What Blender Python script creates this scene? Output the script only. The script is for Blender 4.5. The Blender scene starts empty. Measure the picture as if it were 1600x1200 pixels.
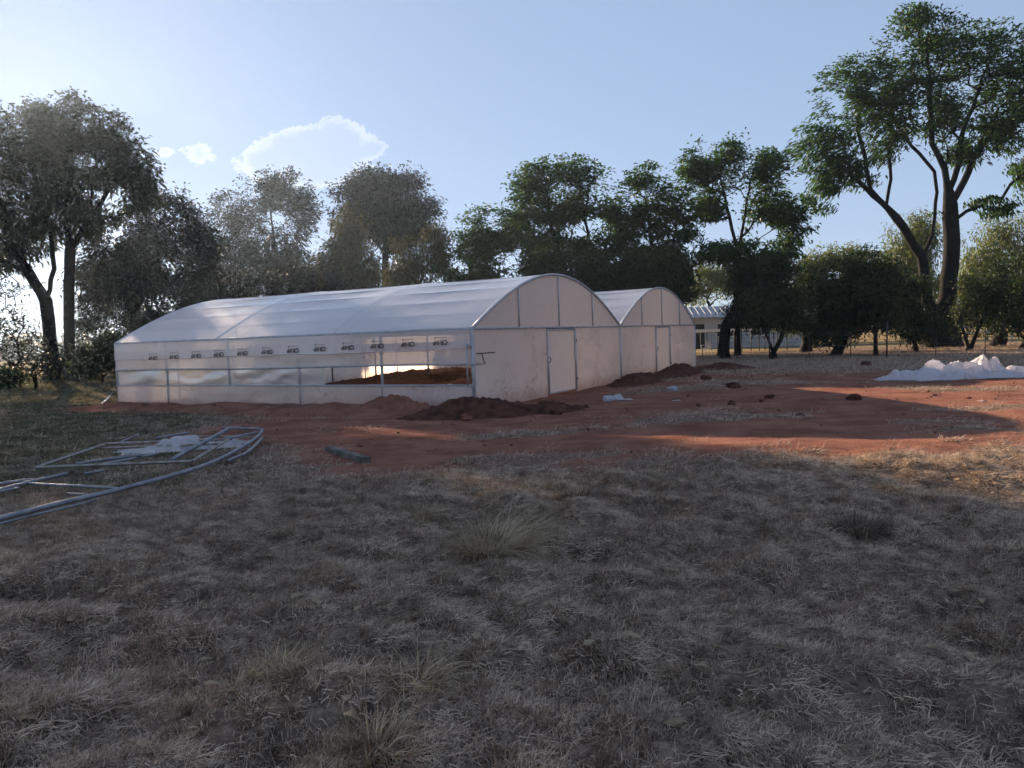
import bpy, math, random
import numpy as np
from mathutils import Matrix, Vector

rng = np.random.default_rng(7)
random.seed(7)
R = math.radians
scene = bpy.context.scene
col = scene.collection

# ------------------------------------------------------------------ camera, sky, sun, exposure
CAM_H, PITCH, ROLL, F_PX = 1.7, 3.576, 2.077, 1202.5
cam_data = bpy.data.cameras.new('camera')
cam = bpy.data.objects.new('camera', cam_data); col.objects.link(cam)
cam_data.sensor_width = 36.0
cam_data.lens = F_PX / 1600 * 36.0
cam_data.clip_start = 0.05
cam_data.clip_end = 9000
cam.matrix_world = Matrix.Translation((0, 0, CAM_H)) @ Matrix.Rotation(R(90 - PITCH), 4, 'X') @ Matrix.Rotation(R(-ROLL), 4, 'Z')
scene.camera = cam

SUN_AZ, SUN_EL = -33.3, 15.8            # degrees, clockwise from +Y / above the horizon
sun_vec = Vector((math.sin(R(SUN_AZ)) * math.cos(R(SUN_EL)), math.cos(R(SUN_AZ)) * math.cos(R(SUN_EL)), math.sin(R(SUN_EL))))
sd = bpy.data.lights.new('sun', 'SUN'); sd.energy = 5.0; sd.angle = R(0.55); sd.color = (1.0, 0.76, 0.52)
sun = bpy.data.objects.new('sun', sd); col.objects.link(sun)
sun.rotation_euler = (-sun_vec).to_track_quat('-Z', 'Y').to_euler()
sun.location = sun_vec * 200

scene.render.engine = 'CYCLES'
scene.cycles.use_denoising = True
scene.cycles.max_bounces = 7
scene.cycles.diffuse_bounces = 3
scene.cycles.use_adaptive_sampling = True
scene.cycles.adaptive_threshold = 0.02
scene.cycles.transmission_bounces = 6
scene.cycles.transparent_max_bounces = 8
scene.cycles.sample_clamp_indirect = 6.0
scene.view_settings.view_transform = 'Standard'
scene.view_settings.look = 'None'
scene.view_settings.gamma = 1.0
scene.view_settings.use_curve_mapping = False
scene.view_settings.exposure = 1.65

SKY_STRENGTH = 0.12
SKY_GAMMA = 0.30        # gamma flattens and pales the whole sky, which lifts the ambient light
world = bpy.data.worlds.new('World'); scene.world = world
world.use_nodes = True


def pix_ray(px, py):
    r, t = R(ROLL), R(PITCH)
    xr, yr = px - 800.0, py - 600.0
    x = xr * math.cos(r) - yr * math.sin(r); y = xr * math.sin(r) + yr * math.cos(r)
    v = (x / F_PX, 1.0, -y / F_PX)
    return np.array([v[0], v[1] * math.cos(t) + v[2] * math.sin(t), -v[1] * math.sin(t) + v[2] * math.cos(t)])


def gnd(px, py, z=0.0):
    """point of the place at height z, measured from the photograph"""
    v = pix_ray(px, py); k = (z - CAM_H) / v[2]
    return np.array([v[0] * k, v[1] * k, z])


def at_depth(px, py, D):
    v = pix_ray(px, py); return np.array([0, 0, CAM_H]) + v * (D / v[1])


def foot(px, D):
    y = 524.8 + (800 - px) * 0.0363 + F_PX * CAM_H / D
    p = at_depth(px, y, D); p[2] = 0.0
    return p


class NT:
    """tiny node helper"""
    def __init__(self, nt): self.nt = nt; self.nt.nodes.clear()
    def n(self, t, **kw):
        nd = self.nt.nodes.new(t)
        for k, v in kw.items():
            if k.startswith('i_'):
                key = k[2:]
                key = int(key) if key.isdigit() else key.replace('_', ' ')
                self.put(nd.inputs[key], v)
            else: setattr(nd, k, v)
        return nd
    def put(self, sock, v):
        if hasattr(v, 'is_output'): self.nt.links.new(v, sock)
        elif hasattr(v, 'outputs'): self.nt.links.new(v.outputs[0], sock)
        else: sock.default_value = v
    def math(self, op, a, b=None, c=None, clamp=False):
        m = self.nt.nodes.new('ShaderNodeMath'); m.operation = op; m.use_clamp = clamp
        for i, v in enumerate((a, b, c)):
            if v is not None: self.put(m.inputs[i], v)
        return m.outputs[0]
    def mix(self, f, a, b, blend='MIX'):
        m = self.nt.nodes.new('ShaderNodeMix'); m.data_type = 'RGBA'; m.blend_type = blend
        self.put(m.inputs[0], f); self.put(m.inputs[6], a); self.put(m.inputs[7], b)
        return m.outputs[2]
    def ramp(self, f, lo, hi, smooth=True):
        m = self.nt.nodes.new('ShaderNodeMapRange'); m.clamp = True
        m.interpolation_type = 'SMOOTHSTEP' if smooth else 'LINEAR'
        self.put(m.inputs[0], f); self.put(m.inputs[1], lo); self.put(m.inputs[2], hi)
        return m.outputs[0]
    def noise(self, vec, scale, detail=3.0, rough=0.55, dist=0.0):
        m = self.nt.nodes.new('ShaderNodeTexNoise')
        if vec is not None: self.put(m.inputs['Vector'], vec)
        m.inputs['Scale'].default_value = scale; m.inputs['Detail'].default_value = detail
        m.inputs['Roughness'].default_value = rough; m.inputs['Distortion'].default_value = dist
        return m.outputs[0]


def c4(c): return (c[0], c[1], c[2], 1.0)


# sky: atmosphere flattened by gamma and tinted, with one small cumulus bank low beside the sun
w = NT(world.node_tree)
sky = w.n('ShaderNodeTexSky', sky_type='NISHITA', sun_disc=False)
sky.sun_elevation = R(SUN_EL); sky.sun_rotation = R(SUN_AZ)
sky.altitude = 1400; sky.air_density = 1.0; sky.dust_density = 0.3; sky.ozone_density = 1.0
tc = w.n('ShaderNodeTexCoord')
flat_sky = w.n('ShaderNodeGamma', i_Color=sky.outputs[0], i_Gamma=SKY_GAMMA)
skyc = w.mix(1.0, flat_sky.outputs[0], (0.85, 1.00, 1.30, 1), 'MULTIPLY')
cdir = pix_ray(487, 236); cdir /= np.linalg.norm(cdir)
cright = np.cross(cdir, (0, 0, 1)); cright /= np.linalg.norm(cright)
cup = np.cross(cright, cdir)


def dotn(v):
    d = w.n('ShaderNodeVectorMath', operation='DOT_PRODUCT')
    w.put(d.inputs[0], tc.outputs['Generated']); d.inputs[1].default_value = tuple(v)
    return d.outputs['Value']


df = dotn(cdir)
ca = w.math('DIVIDE', dotn(cright), w.math('MAXIMUM', df, 0.2))
cb = w.math('DIVIDE', dotn(cup), w.math('MAXIMUM', df, 0.2))
nz = w.noise(tc.outputs['Generated'], 70.0, 9.0, 0.70)
nz2 = w.noise(tc.outputs['Generated'], 15.0, 4.0, 0.55)


def blob(cx, cy, rx, ry, rot=0.0):
    cx, cy, rx, ry = (cx - 487) / F_PX, (236 - cy) / F_PX, rx / F_PX, ry / F_PX
    a = w.math('SUBTRACT', ca, cx); b = w.math('SUBTRACT', cb, cy)
    cr, sr = math.cos(R(rot)), math.sin(R(rot))
    a2 = w.math('ADD', w.math('MULTIPLY', a, cr), w.math('MULTIPLY', b, sr))
    b2 = w.math('SUBTRACT', w.math('MULTIPLY', b, cr), w.math('MULTIPLY', a, sr))
    q = w.math('ADD', w.math('POWER', w.math('DIVIDE', a2, rx), 2.0), w.math('POWER', w.math('DIVIDE', b2, ry), 2.0))
    return w.math('SUBTRACT', 1.0, w.math('SQRT', q))


f = w.math('MULTIPLY', blob(484, 242, 104, 44, 10), 1.5)
for bb in ((528, 216, 44, 30, 0), (432, 248, 52, 30, 20), (566, 234, 30, 14, 20), (490, 264, 70, 26, 0)):
    f = w.math('MAXIMUM', f, blob(*bb))
for bb in ((338, 243, 26, 20, 40), (292, 241, 30, 9, 8), (560, 262, 40, 12, 25)):      # thin wisps
    f = w.math('MAXIMUM', f, w.math('SUBTRACT', w.math('MULTIPLY', blob(*bb), 0.42), 0.17))
f = w.math('ADD', f, w.math('MULTIPLY', w.math('SUBTRACT', nz, 0.5), 1.1))
f = w.math('ADD', f, w.math('MULTIPLY', w.math('SUBTRACT', nz2, 0.5), 0.45))
front = w.math('GREATER_THAN', df, 0.5)
alpha = w.math('MULTIPLY', w.ramp(f, 0.0, 0.14), front)
thick = w.ramp(w.math('ADD', f, w.math('MULTIPLY', w.math('SUBTRACT', nz2, 0.5), 0.5)), -0.02, 0.50)
body = w.mix(thick, w.mix(1.0, skyc, (1.70, 1.45, 1.18, 1), 'MULTIPLY'), w.mix(1.0, skyc, (1.20, 1.11, 1.03, 1), 'MULTIPLY'))  # backlit bright rim and dimmer middle painted into the cloud colour
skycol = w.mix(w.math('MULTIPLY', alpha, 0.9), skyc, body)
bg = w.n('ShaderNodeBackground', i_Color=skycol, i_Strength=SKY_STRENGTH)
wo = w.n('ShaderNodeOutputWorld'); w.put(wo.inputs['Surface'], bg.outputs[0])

# ------------------------------------------------------------------ numeric noise


def _hash(ix, iy, iz, seed):
    h = (ix.astype(np.int64) * 374761393 + iy.astype(np.int64) * 668265263 + iz.astype(np.int64) * 2147483647 + seed * 974711) & 0xffffffff
    h = ((h ^ (h >> 13)) * 1274126177) & 0xffffffff
    h = ((h ^ (h >> 16)) * 2246822519) & 0xffffffff
    return ((h ^ (h >> 13)) & 0xffff) / 65535.0


def vn2(x, y, seed=0):
    x = np.asarray(x, float); y = np.asarray(y, float)
    ix = np.floor(x); iy = np.floor(y); fx = x - ix; fy = y - iy
    fx = fx * fx * (3 - 2 * fx); fy = fy * fy * (3 - 2 * fy); z = np.zeros_like(ix)
    a = _hash(ix, iy, z, seed); b = _hash(ix + 1, iy, z, seed); c = _hash(ix, iy + 1, z, seed); d = _hash(ix + 1, iy + 1, z, seed)
    return (a * (1 - fx) + b * fx) * (1 - fy) + (c * (1 - fx) + d * fx) * fy


def fbm(x, y, seed=0, oct=4, gain=0.5):
    s = 0; a = 1; t = 0
    for o in range(oct):
        s = s + a * vn2(x * 2 ** o + 17.3 * o, y * 2 ** o - 9.1 * o, seed + o); t += a; a *= gain
    return s / t


def vn3(p, seed=0):
    ip = np.floor(p); f = p - ip; f = f * f * (3 - 2 * f); r = 0
    for dx in (0, 1):
        for dy in (0, 1):
            for dz in (0, 1):
                wgt = (f[:, 0] if dx else 1 - f[:, 0]) * (f[:, 1] if dy else 1 - f[:, 1]) * (f[:, 2] if dz else 1 - f[:, 2])
                r = r + wgt * _hash(ip[:, 0] + dx, ip[:, 1] + dy, ip[:, 2] + dz, seed)
    return r


def sstep(a, b, x):
    t = np.clip((x - a) / (b - a), 0, 1); return t * t * (3 - 2 * t)


def folds(x, y, seed, n=6, f0=0.9, f1=3.2):
    """creased sheet: sharp folds in several directions, 0..1"""
    r_ = np.random.default_rng(seed); z = 0; tot = 0
    wx = x + 0.35 * (vn2(x * 1.3, y * 1.3, seed) - 0.5); wy = y + 0.35 * (vn2(x * 1.3 + 5, y * 1.3, seed + 1) - 0.5)
    for i in range(n):
        a = r_.uniform(0, math.pi); fr_ = f0 * (f1 / f0) ** (i / (n - 1)); am = 1 / (i + 2.0) ** 0.8
        q = (wx * math.cos(a) + wy * math.sin(a)) * fr_ + r_.uniform(0, 9) + 0.5 * vn2(x * fr_ * 0.7, y * fr_ * 0.7, seed + 20 + i)
        z = z + am * np.abs(np.mod(q, 2) - 1); tot += am
    return z / tot


# ------------------------------------------------------------------ mesh helpers
def mesh_np(name, verts, faces, mat=None, smooth=False):
    """faces: (n,k) int array or list of tuples"""
    me = bpy.data.meshes.new(name)
    verts = np.asarray(verts, np.float32)
    if isinstance(faces, np.ndarray):
        n, k = faces.shape
        me.vertices.add(len(verts)); me.vertices.foreach_set('co', verts.ravel())
        me.loops.add(n * k); me.loops.foreach_set('vertex_index', faces.astype(np.int32).ravel())
        me.polygons.add(n); me.polygons.foreach_set('loop_start', np.arange(0, n * k, k, dtype=np.int32))
        me.update(calc_edges=True)
    else:
        me.from_pydata([tuple(map(float, v)) for v in verts], [], faces); me.update()
    if smooth: me.polygons.foreach_set('use_smooth', np.ones(len(me.polygons), bool))
    if mat: me.materials.append(mat)
    return me


def link(name, me, parent=None, loc=None, rotz=None):
    o = bpy.data.objects.new(name, me); col.objects.link(o)
    if parent: o.parent = parent
    if loc is not None: o.location = tuple(map(float, loc))
    if rotz is not None: o.rotation_euler = (0, 0, rotz)
    return o


def tag(o, label=None, cat=None, group=None, kind=None):
    if label: o['label'] = label
    if cat: o['category'] = cat
    if group: o['group'] = group
    if kind: o['kind'] = kind
    return o


def thing(name, label, cat, loc=(0, 0, 0), rotz=0.0, group=None):
    o = bpy.data.objects.new(name, None); col.objects.link(o)
    o.empty_display_size = 0.2
    o.location = tuple(map(float, loc)); o.rotation_euler = (0, 0, rotz)
    return tag(o, label, cat, group)


class MB:
    """collects boxes, tubes and grids into one mesh"""
    def __init__(self): self.v = []; self.f = []
    def add(self, v, f):
        o = len(self.v); self.v += [tuple(map(float, q)) for q in v]; self.f += [tuple(i + o for i in q) for q in f]; return self
    def box(self, c, s, rz=0.0, jit=0.0):
        x, y, z = np.array(s) / 2.0; pts = []
        for k in ((-x, -y, -z), (x, -y, -z), (x, y, -z), (-x, y, -z), (-x, -y, z), (x, -y, z), (x, y, z), (-x, y, z)):
            a, b = math.cos(rz), math.sin(rz)
            pts.append((c[0] + k[0] * a - k[1] * b + random.uniform(-jit, jit), c[1] + k[0] * b + k[1] * a + random.uniform(-jit, jit), c[2] + k[2] + random.uniform(-jit, jit)))
        return self.add(pts, [(3, 2, 1, 0), (4, 5, 6, 7), (0, 1, 5, 4), (1, 2, 6, 5), (2, 3, 7, 6), (3, 0, 4, 7)])
    def tube(self, pts, r, sides=8, caps=True):
        pts = [np.array(p, float) for p in pts]; n = len(pts)
        rr = r if hasattr(r, '__len__') else [r] * n
        v = []; ref = None
        for i, p in enumerate(pts):
            t = pts[min(i + 1, n - 1)] - pts[max(i - 1, 0)]; t = t / (np.linalg.norm(t) + 1e-9)
            if ref is None: ref = np.array([0, 0, 1.0]) if abs(t[2]) < 0.9 else np.array([1.0, 0, 0])
            a = np.cross(t, ref); a /= np.linalg.norm(a) + 1e-9; b = np.cross(a, t); ref = b
            for k in range(sides):
                q = 2 * math.pi * k / sides
                v.append(p + rr[i] * (math.cos(q) * a + math.sin(q) * b))
        f = []
        for i in range(n - 1):
            for k in range(sides):
                k2 = (k + 1) % sides
                f.append((i * sides + k, i * sides + k2, (i + 1) * sides + k2, (i + 1) * sides + k))
        if caps: f += [tuple(range(sides))[::-1], tuple((n - 1) * sides + k for k in range(sides))]
        return self.add(v, f)
    def build(self, name, mat, parent=None, smooth=False, loc=None, rotz=None):
        return link(name, mesh_np(name, self.v, self.f, mat, smooth), parent, loc, rotz)


def tube(name, pts, r, mat, parent=None, sides=8, smooth=True):
    return MB().tube(pts, r, sides).build(name, mat, parent, smooth)


def grid_faces(nx, ny):
    i = np.arange(nx * ny).reshape(ny, nx)
    return np.stack([i[:-1, :-1].ravel(), i[:-1, 1:].ravel(), i[1:, 1:].ravel(), i[1:, :-1].ravel()], 1)


# ------------------------------------------------------------------ materials
def new_mat(name):
    m = bpy.data.materials.new(name); m.use_nodes = True
    return m, NT(m.node_tree)


def finish(t, sh, disp=None):
    o = t.n('ShaderNodeOutputMaterial'); t.put(o.inputs['Surface'], sh)


def mat_simple(name, c1, c2, scale=8.0, rough=0.7, metal=0.0, bump=0.0, bscale=40.0, spec=0.4, obj=True):
    m, t = new_mat(name)
    tcn = t.n('ShaderNodeTexCoord').outputs['Object' if obj else 'Generated']
    n = t.noise(tcn, scale, 4.0, 0.6)
    p = t.n('ShaderNodeBsdfPrincipled', i_Roughness=rough, i_Metallic=metal)
    p.inputs['Specular IOR Level'].default_value = spec
    t.put(p.inputs['Base Color'], t.mix(t.ramp(n, 0.3, 0.7), c4(c1), c4(c2)))
    if bump:
        b = t.n('ShaderNodeBump', i_Strength=bump, i_Distance=0.02); t.put(b.inputs['Height'], t.noise(tcn, bscale, 4.0, 0.6))
        t.put(p.inputs['Normal'], b.outputs[0])
    finish(t, p.outputs[0]); return m


def mat_film(name, tint=(0.86, 0.84, 0.82), trans=0.45, clear=0.04, dirt=0.3, gloss=0.10, rough=0.28, crease=0.25, splash=True, dirtcol=(0.36, 0.20, 0.13), creased=0.0):
    """milky agricultural film: part diffuse, part translucent, a little clear, faint gloss, red dust"""
    m, t = new_mat(name)
    co = t.n('ShaderNodeTexCoord').outputs['Object']
    sep = t.n('ShaderNodeSeparateXYZ'); t.put(sep.inputs[0], co)
    blot = t.ramp(t.noise(co, 1.1, 6.0, 0.68, 0.6), 0.46, 0.70)
    fine = t.ramp(t.noise(co, 9.0, 5.0, 0.7), 0.40, 0.66)
    d = t.math('MULTIPLY', t.math('MULTIPLY', blot, fine), dirt)
    if splash:
        low = t.ramp(t.math('ADD', sep.outputs[2], t.math('MULTIPLY', t.noise(co, 5.0, 4.0, 0.6), 0.35)), 0.62, 0.10)
        d = t.math('ADD', d, t.math('MULTIPLY', low, 0.5), clamp=True)
    colr = t.mix(d, c4(tint), c4(dirtcol))
    b = t.n('ShaderNodeBump', i_Strength=crease, i_Distance=0.03)
    vo = t.n('ShaderNodeTexVoronoi', feature='DISTANCE_TO_EDGE'); vo.inputs['Scale'].default_value = 4.5
    wv = t.n('ShaderNodeVectorMath', operation='ADD'); t.put(wv.inputs[0], co); t.put(wv.inputs[1], t.n('ShaderNodeTexNoise', i_Scale=2.5).outputs['Color']); t.put(vo.inputs['Vector'], wv.outputs[0])
    hgt = t.math('ADD', t.noise(co, 1.7, 3.0, 0.5, 1.2), t.math('MULTIPLY', t.noise(co, 14.0, 2.0, 0.5), 0.15))
    t.put(b.inputs['Height'], t.math('ADD', hgt, t.math('MULTIPLY', vo.outputs['Distance'], creased)))
    df_ = t.n('ShaderNodeBsdfDiffuse'); t.put(df_.inputs['Color'], colr); t.put(df_.inputs['Normal'], b.outputs[0])
    tr_ = t.n('ShaderNodeBsdfTranslucent'); t.put(tr_.inputs['Color'], colr); t.put(tr_.inputs['Normal'], b.outputs[0])
    s1 = t.n('ShaderNodeMixShader'); t.put(s1.inputs[0], trans); t.put(s1.inputs[1], df_.outputs[0]); t.put(s1.inputs[2], tr_.outputs[0])
    tp = t.n('ShaderNodeBsdfTransparent', i_Color=(0.95, 0.96, 0.97, 1))
    s2 = t.n('ShaderNodeMixShader'); t.put(s2.inputs[0], clear); t.put(s2.inputs[1], s1.outputs[0]); t.put(s2.inputs[2], tp.outputs[0])
    g = t.n('ShaderNodeBsdfGlossy', i_Roughness=rough); t.put(g.inputs['Normal'], b.outputs[0])
    fr = t.n('ShaderNodeLayerWeight', i_Blend=0.35); t.put(fr.inputs['Normal'], b.outputs[0])
    s3 = t.n('ShaderNodeMixShader'); t.put(s3.inputs[0], t.math('MULTIPLY', fr.outputs['Fresnel'], gloss * 3, clamp=True)); t.put(s3.inputs[1], s2.outputs[0]); t.put(s3.inputs[2], g.outputs[0])
    finish(t, s3.outputs[0]); return m


def mat_leaf(name, c1, c2, trans=0.35, tcol=None):
    m, t = new_mat(name)
    g = t.n('ShaderNodeNewGeometry')
    pos = g.outputs['Position']
    f1 = t.ramp(t.noise(pos, 0.55, 3.0, 0.6), 0.35, 0.68)
    f2 = t.math('ADD', t.math('MULTIPLY', f1, 0.6), t.math('MULTIPLY', g.outputs['Random Per Island'], 0.4))
    colr = t.mix(f2, c4(c1), c4(c2))
    d = t.n('ShaderNodeBsdfPrincipled', i_Roughness=0.6); t.put(d.inputs['Base Color'], colr)
    d.inputs['Specular IOR Level'].default_value = 0.25
    tr = t.n('ShaderNodeBsdfTranslucent')
    t.put(tr.inputs['Color'], t.mix(1.0, colr, c4(tcol or (1.25, 1.35, 0.7)), 'MULTIPLY'))
    s = t.n('ShaderNodeMixShader'); t.put(s.inputs[0], trans); t.put(s.inputs[1], d.outputs[0]); t.put(s.inputs[2], tr.outputs[0])
    finish(t, s.outputs[0]); return m


def mat_straw(name, c1, c2, c3, trans=0.2):
    """dry blades: varies from tuft to tuft and in broad patches over the ground"""
    m, t = new_mat(name)
    g = t.n('ShaderNodeNewGeometry'); oi = t.n('ShaderNodeObjectInfo')
    f1 = t.ramp(t.noise(g.outputs['Position'], 0.8, 4.0, 0.6), 0.32, 0.68)
    colr = t.mix(f1, c4(c1), c4(c2))
    colr = t.mix(t.math('MULTIPLY', oi.outputs['Random'], 0.6), colr, c4(c3))
    colr = t.mix(t.ramp(t.noise(g.outputs['Position'], 6.0, 3.0, 0.6), 0.62, 0.30), colr, t.mix(1.0, colr, (0.50, 0.47, 0.46, 1), 'MULTIPLY'))
    colr = t.mix(t.math('POWER', g.outputs['Random Per Island'], 1.4), colr, t.mix(1.0, colr, (0.30, 0.28, 0.28, 1), 'MULTIPLY'))
    d = t.n('ShaderNodeBsdfDiffuse'); t.put(d.inputs['Color'], colr)
    tr = t.n('ShaderNodeBsdfTranslucent'); t.put(tr.inputs['Color'], colr)
    s = t.n('ShaderNodeMixShader'); t.put(s.inputs[0], trans); t.put(s.inputs[1], d.outputs[0]); t.put(s.inputs[2], tr.outputs[0])
    finish(t, s.outputs[0]); return m


M = {}
M['pipe'] = mat_simple('galvanised_pipe', (0.34, 0.34, 0.35), (0.48, 0.48, 0.50), 6.0, 0.5, 0.4, spec=0.5)
M['old_pipe'] = mat_simple('dull_galvanised_pipe', (0.15, 0.155, 0.18), (0.27, 0.275, 0.30), 5.0, 0.5, 0.5, spec=0.5)
M['rusty'] = mat_simple('weathered_steel_section', (0.20, 0.16, 0.13), (0.36, 0.33, 0.30), 9.0, 0.6, 0.3)
M['film_roof'] = mat_film('roof_film', (0.96, 0.95, 0.97), 0.60, 0.10, 0.15, 0.5, 0.30, 0.22, False)
M['film_wall'] = mat_film('wall_film', (0.99, 0.89, 0.82), 0.66, 0.03, 0.55, 0.06, 0.4, 0.7)
M['film_gable'] = mat_film('gable_film', (0.99, 0.91, 0.85), 0.66, 0.03, 0.15, 0.08, 0.4, 0.15, False)
M['film_side'] = mat_film('side_film', (0.92, 0.84, 0.81), 0.58, 0.07, 0.45, 0.09, 0.32, 0.3)
M['film_clear'] = mat_film('clear_window_film', (0.60, 0.62, 0.70), 0.45, 0.09, 0.15, 0.16, 0.22, 0.08, False)
M['film_heap'] = mat_film('crumpled_film', (0.82, 0.78, 0.80), 0.5, 0.10, 0.45, 0.14, 0.25, 0.8, False, creased=1.6)
M['print'] = mat_simple('black_print', (0.02, 0.02, 0.025), (0.035, 0.035, 0.04), 20, 0.6)
M['print_grey'] = mat_simple('grey_print', (0.34, 0.32, 0.33), (0.42, 0.40, 0.41), 20, 0.6)
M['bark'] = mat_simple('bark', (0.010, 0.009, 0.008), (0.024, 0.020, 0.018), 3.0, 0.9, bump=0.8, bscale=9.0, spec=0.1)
M['bark_pale'] = mat_simple('pale_bark', (0.10, 0.085, 0.07), (0.17, 0.145, 0.12), 3.0, 0.9, bump=0.8, bscale=9.0, spec=0.1)
M['wood'] = mat_simple('weathered_timber', (0.075, 0.064, 0.056), (0.17, 0.15, 0.135), 7.0, 0.85, bump=0.6, bscale=25, spec=0.2)
M['soil_dark'] = mat_simple('moist_dug_soil', (0.050, 0.022, 0.016), (0.115, 0.050, 0.034), 4.0, 0.95, bump=1.0, bscale=22.0, spec=0.1)
M['soil_red'] = mat_simple('red_soil', (0.16, 0.068, 0.046), (0.26, 0.115, 0.078), 3.0, 0.95, bump=0.9, bscale=22.0, spec=0.1)
M['post_dark'] = mat_simple('dark_steel', (0.03, 0.028, 0.026), (0.06, 0.055, 0.05), 6.0, 0.7, 0.3)
M['white_paint'] = mat_simple('white_paint', (0.62, 0.61, 0.58), (0.74, 0.73, 0.70), 3.0, 0.6)
M['plaster'] = mat_simple('plaster_wall', (0.42, 0.41, 0.42), (0.52, 0.50, 0.50), 1.2, 0.85)
M['roof_sheet'] = mat_simple('grey_roof_sheet', (0.22, 0.23, 0.25), (0.30, 0.31, 0.33), 1.0, 0.5, 0.2)
M['dark'] = mat_simple('dark_opening', (0.015, 0.016, 0.018), (0.03, 0.03, 0.032), 2.0, 0.3)
M['yellow'] = mat_simple('yellow_sign_paint', (0.75, 0.60, 0.18), (0.80, 0.66, 0.25), 9.0, 0.5)
M['leaf_ash'] = mat_leaf('leaf_bright_green', (0.028, 0.056, 0.020), (0.070, 0.115, 0.036), 0.36, (1.05, 1.3, 0.7))
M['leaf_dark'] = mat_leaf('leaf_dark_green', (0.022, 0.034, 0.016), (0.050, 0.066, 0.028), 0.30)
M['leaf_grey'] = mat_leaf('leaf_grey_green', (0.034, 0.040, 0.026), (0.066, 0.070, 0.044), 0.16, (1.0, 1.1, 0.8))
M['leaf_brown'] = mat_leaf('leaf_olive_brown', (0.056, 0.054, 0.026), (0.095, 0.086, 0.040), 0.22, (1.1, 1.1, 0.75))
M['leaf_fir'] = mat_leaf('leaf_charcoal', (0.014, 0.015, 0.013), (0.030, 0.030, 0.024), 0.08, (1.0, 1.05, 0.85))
M['leaf_willow'] = mat_leaf('leaf_willow', (0.085, 0.100, 0.030), (0.160, 0.170, 0.055), 0.45)
M['straw'] = mat_straw('dry_grass', (0.58, 0.45, 0.35), (0.80, 0.63, 0.49), (0.80, 0.61, 0.42))
M['straw_gold'] = mat_straw('golden_dry_grass', (0.54, 0.42, 0.27), (0.74, 0.60, 0.40), (0.64, 0.50, 0.33), 0.3)
M['straw_dark'] = mat_straw('dark_dead_grass', (0.16, 0.125, 0.10), (0.28, 0.22, 0.17), (0.22, 0.17, 0.125))
M['straw_green'] = mat_straw('faded_green_grass', (0.130, 0.140, 0.080), (0.240, 0.220, 0.140), (0.25, 0.21, 0.15))

# ground: colours follow what grows or lies there (attributes grass / green / field)
gm, t = new_mat('veld_ground')
gpos = t.n('ShaderNodeNewGeometry').outputs['Position']
ag = t.n('ShaderNodeAttribute', attribute_name='grass').outputs['Fac']
agr = t.n('ShaderNodeAttribute', attribute_name='green').outputs['Fac']
afl = t.n('ShaderNodeAttribute', attribute_name='field').outputs['Fac']
n1 = t.noise(gpos, 1.1, 6.0, 0.62); n2 = t.noise(gpos, 14.0, 5.0, 0.65); n3 = t.noise(gpos, 70.0, 3.0, 0.6)
soil = t.mix(t.ramp(n1, 0.30, 0.70), (0.185, 0.080, 0.057, 1), (0.315, 0.150, 0.106, 1))
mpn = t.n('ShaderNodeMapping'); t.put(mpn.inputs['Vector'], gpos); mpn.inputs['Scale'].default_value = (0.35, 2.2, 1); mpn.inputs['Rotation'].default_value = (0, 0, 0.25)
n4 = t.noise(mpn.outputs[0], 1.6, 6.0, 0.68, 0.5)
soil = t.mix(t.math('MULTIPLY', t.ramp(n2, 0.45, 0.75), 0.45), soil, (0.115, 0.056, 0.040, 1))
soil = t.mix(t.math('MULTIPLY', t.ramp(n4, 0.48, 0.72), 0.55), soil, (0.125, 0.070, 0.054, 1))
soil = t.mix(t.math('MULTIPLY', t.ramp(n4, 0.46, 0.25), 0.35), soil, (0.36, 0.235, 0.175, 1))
litter = t.mix(t.ramp(n2, 0.30, 0.72), (0.085, 0.060, 0.046, 1), (0.290, 0.215, 0.160, 1))  # dark noise tones stand in for shaded hollows between the tufts
litter = t.mix(t.math('MULTIPLY', agr, 0.6), litter, t.mix(t.ramp(n2, 0.3, 0.7), (0.080, 0.086, 0.046, 1), (0.190, 0.180, 0.110, 1)))
gf = t.ramp(t.math('ADD', ag, t.math('MULTIPLY', t.math('SUBTRACT', n2, 0.5), 0.9)), 0.30, 0.62)
gcol = t.mix(gf, soil, litter)
fieldc = t.mix(t.ramp(n1, 0.3, 0.7), (0.22, 0.165, 0.085, 1), (0.33, 0.255, 0.135, 1))
gcol = t.mix(afl, gcol, fieldc)
gcol = t.mix(t.math('MULTIPLY', t.ramp(n3, 0.5, 0.8), 0.35), gcol, t.mix(1.0, gcol, (0.5, 0.5, 0.5, 1), 'MULTIPLY'))
gb = t.n('ShaderNodeBump', i_Strength=0.9, i_Distance=0.03)
t.put(gb.inputs['Height'], t.math('ADD', n2, t.math('MULTIPLY', n3, 0.4)))
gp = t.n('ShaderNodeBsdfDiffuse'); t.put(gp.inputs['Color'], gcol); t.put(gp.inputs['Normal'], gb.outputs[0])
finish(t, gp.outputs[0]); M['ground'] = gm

# ------------------------------------------------------------------ the greenhouse's place on the ground (measured)
GC = np.array([-0.885, 17.846, 0.0]); GYAW = math.atan2(0.88160019, 0.47199693)
GD = np.array([0.47199693, 0.88160019, 0]); GS = np.array([-0.88160019, 0.47199693, 0])
GW, GL, GE, GR = 19.72, 12.9, 1.90, 1.48
SPAN = GW / 2


def gh_uv(x, y):
    dx, dy = x - GC[0], y - GC[1]
    return dx * GD[0] + dy * GD[1], dx * GS[0] + dy * GS[1]


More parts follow.
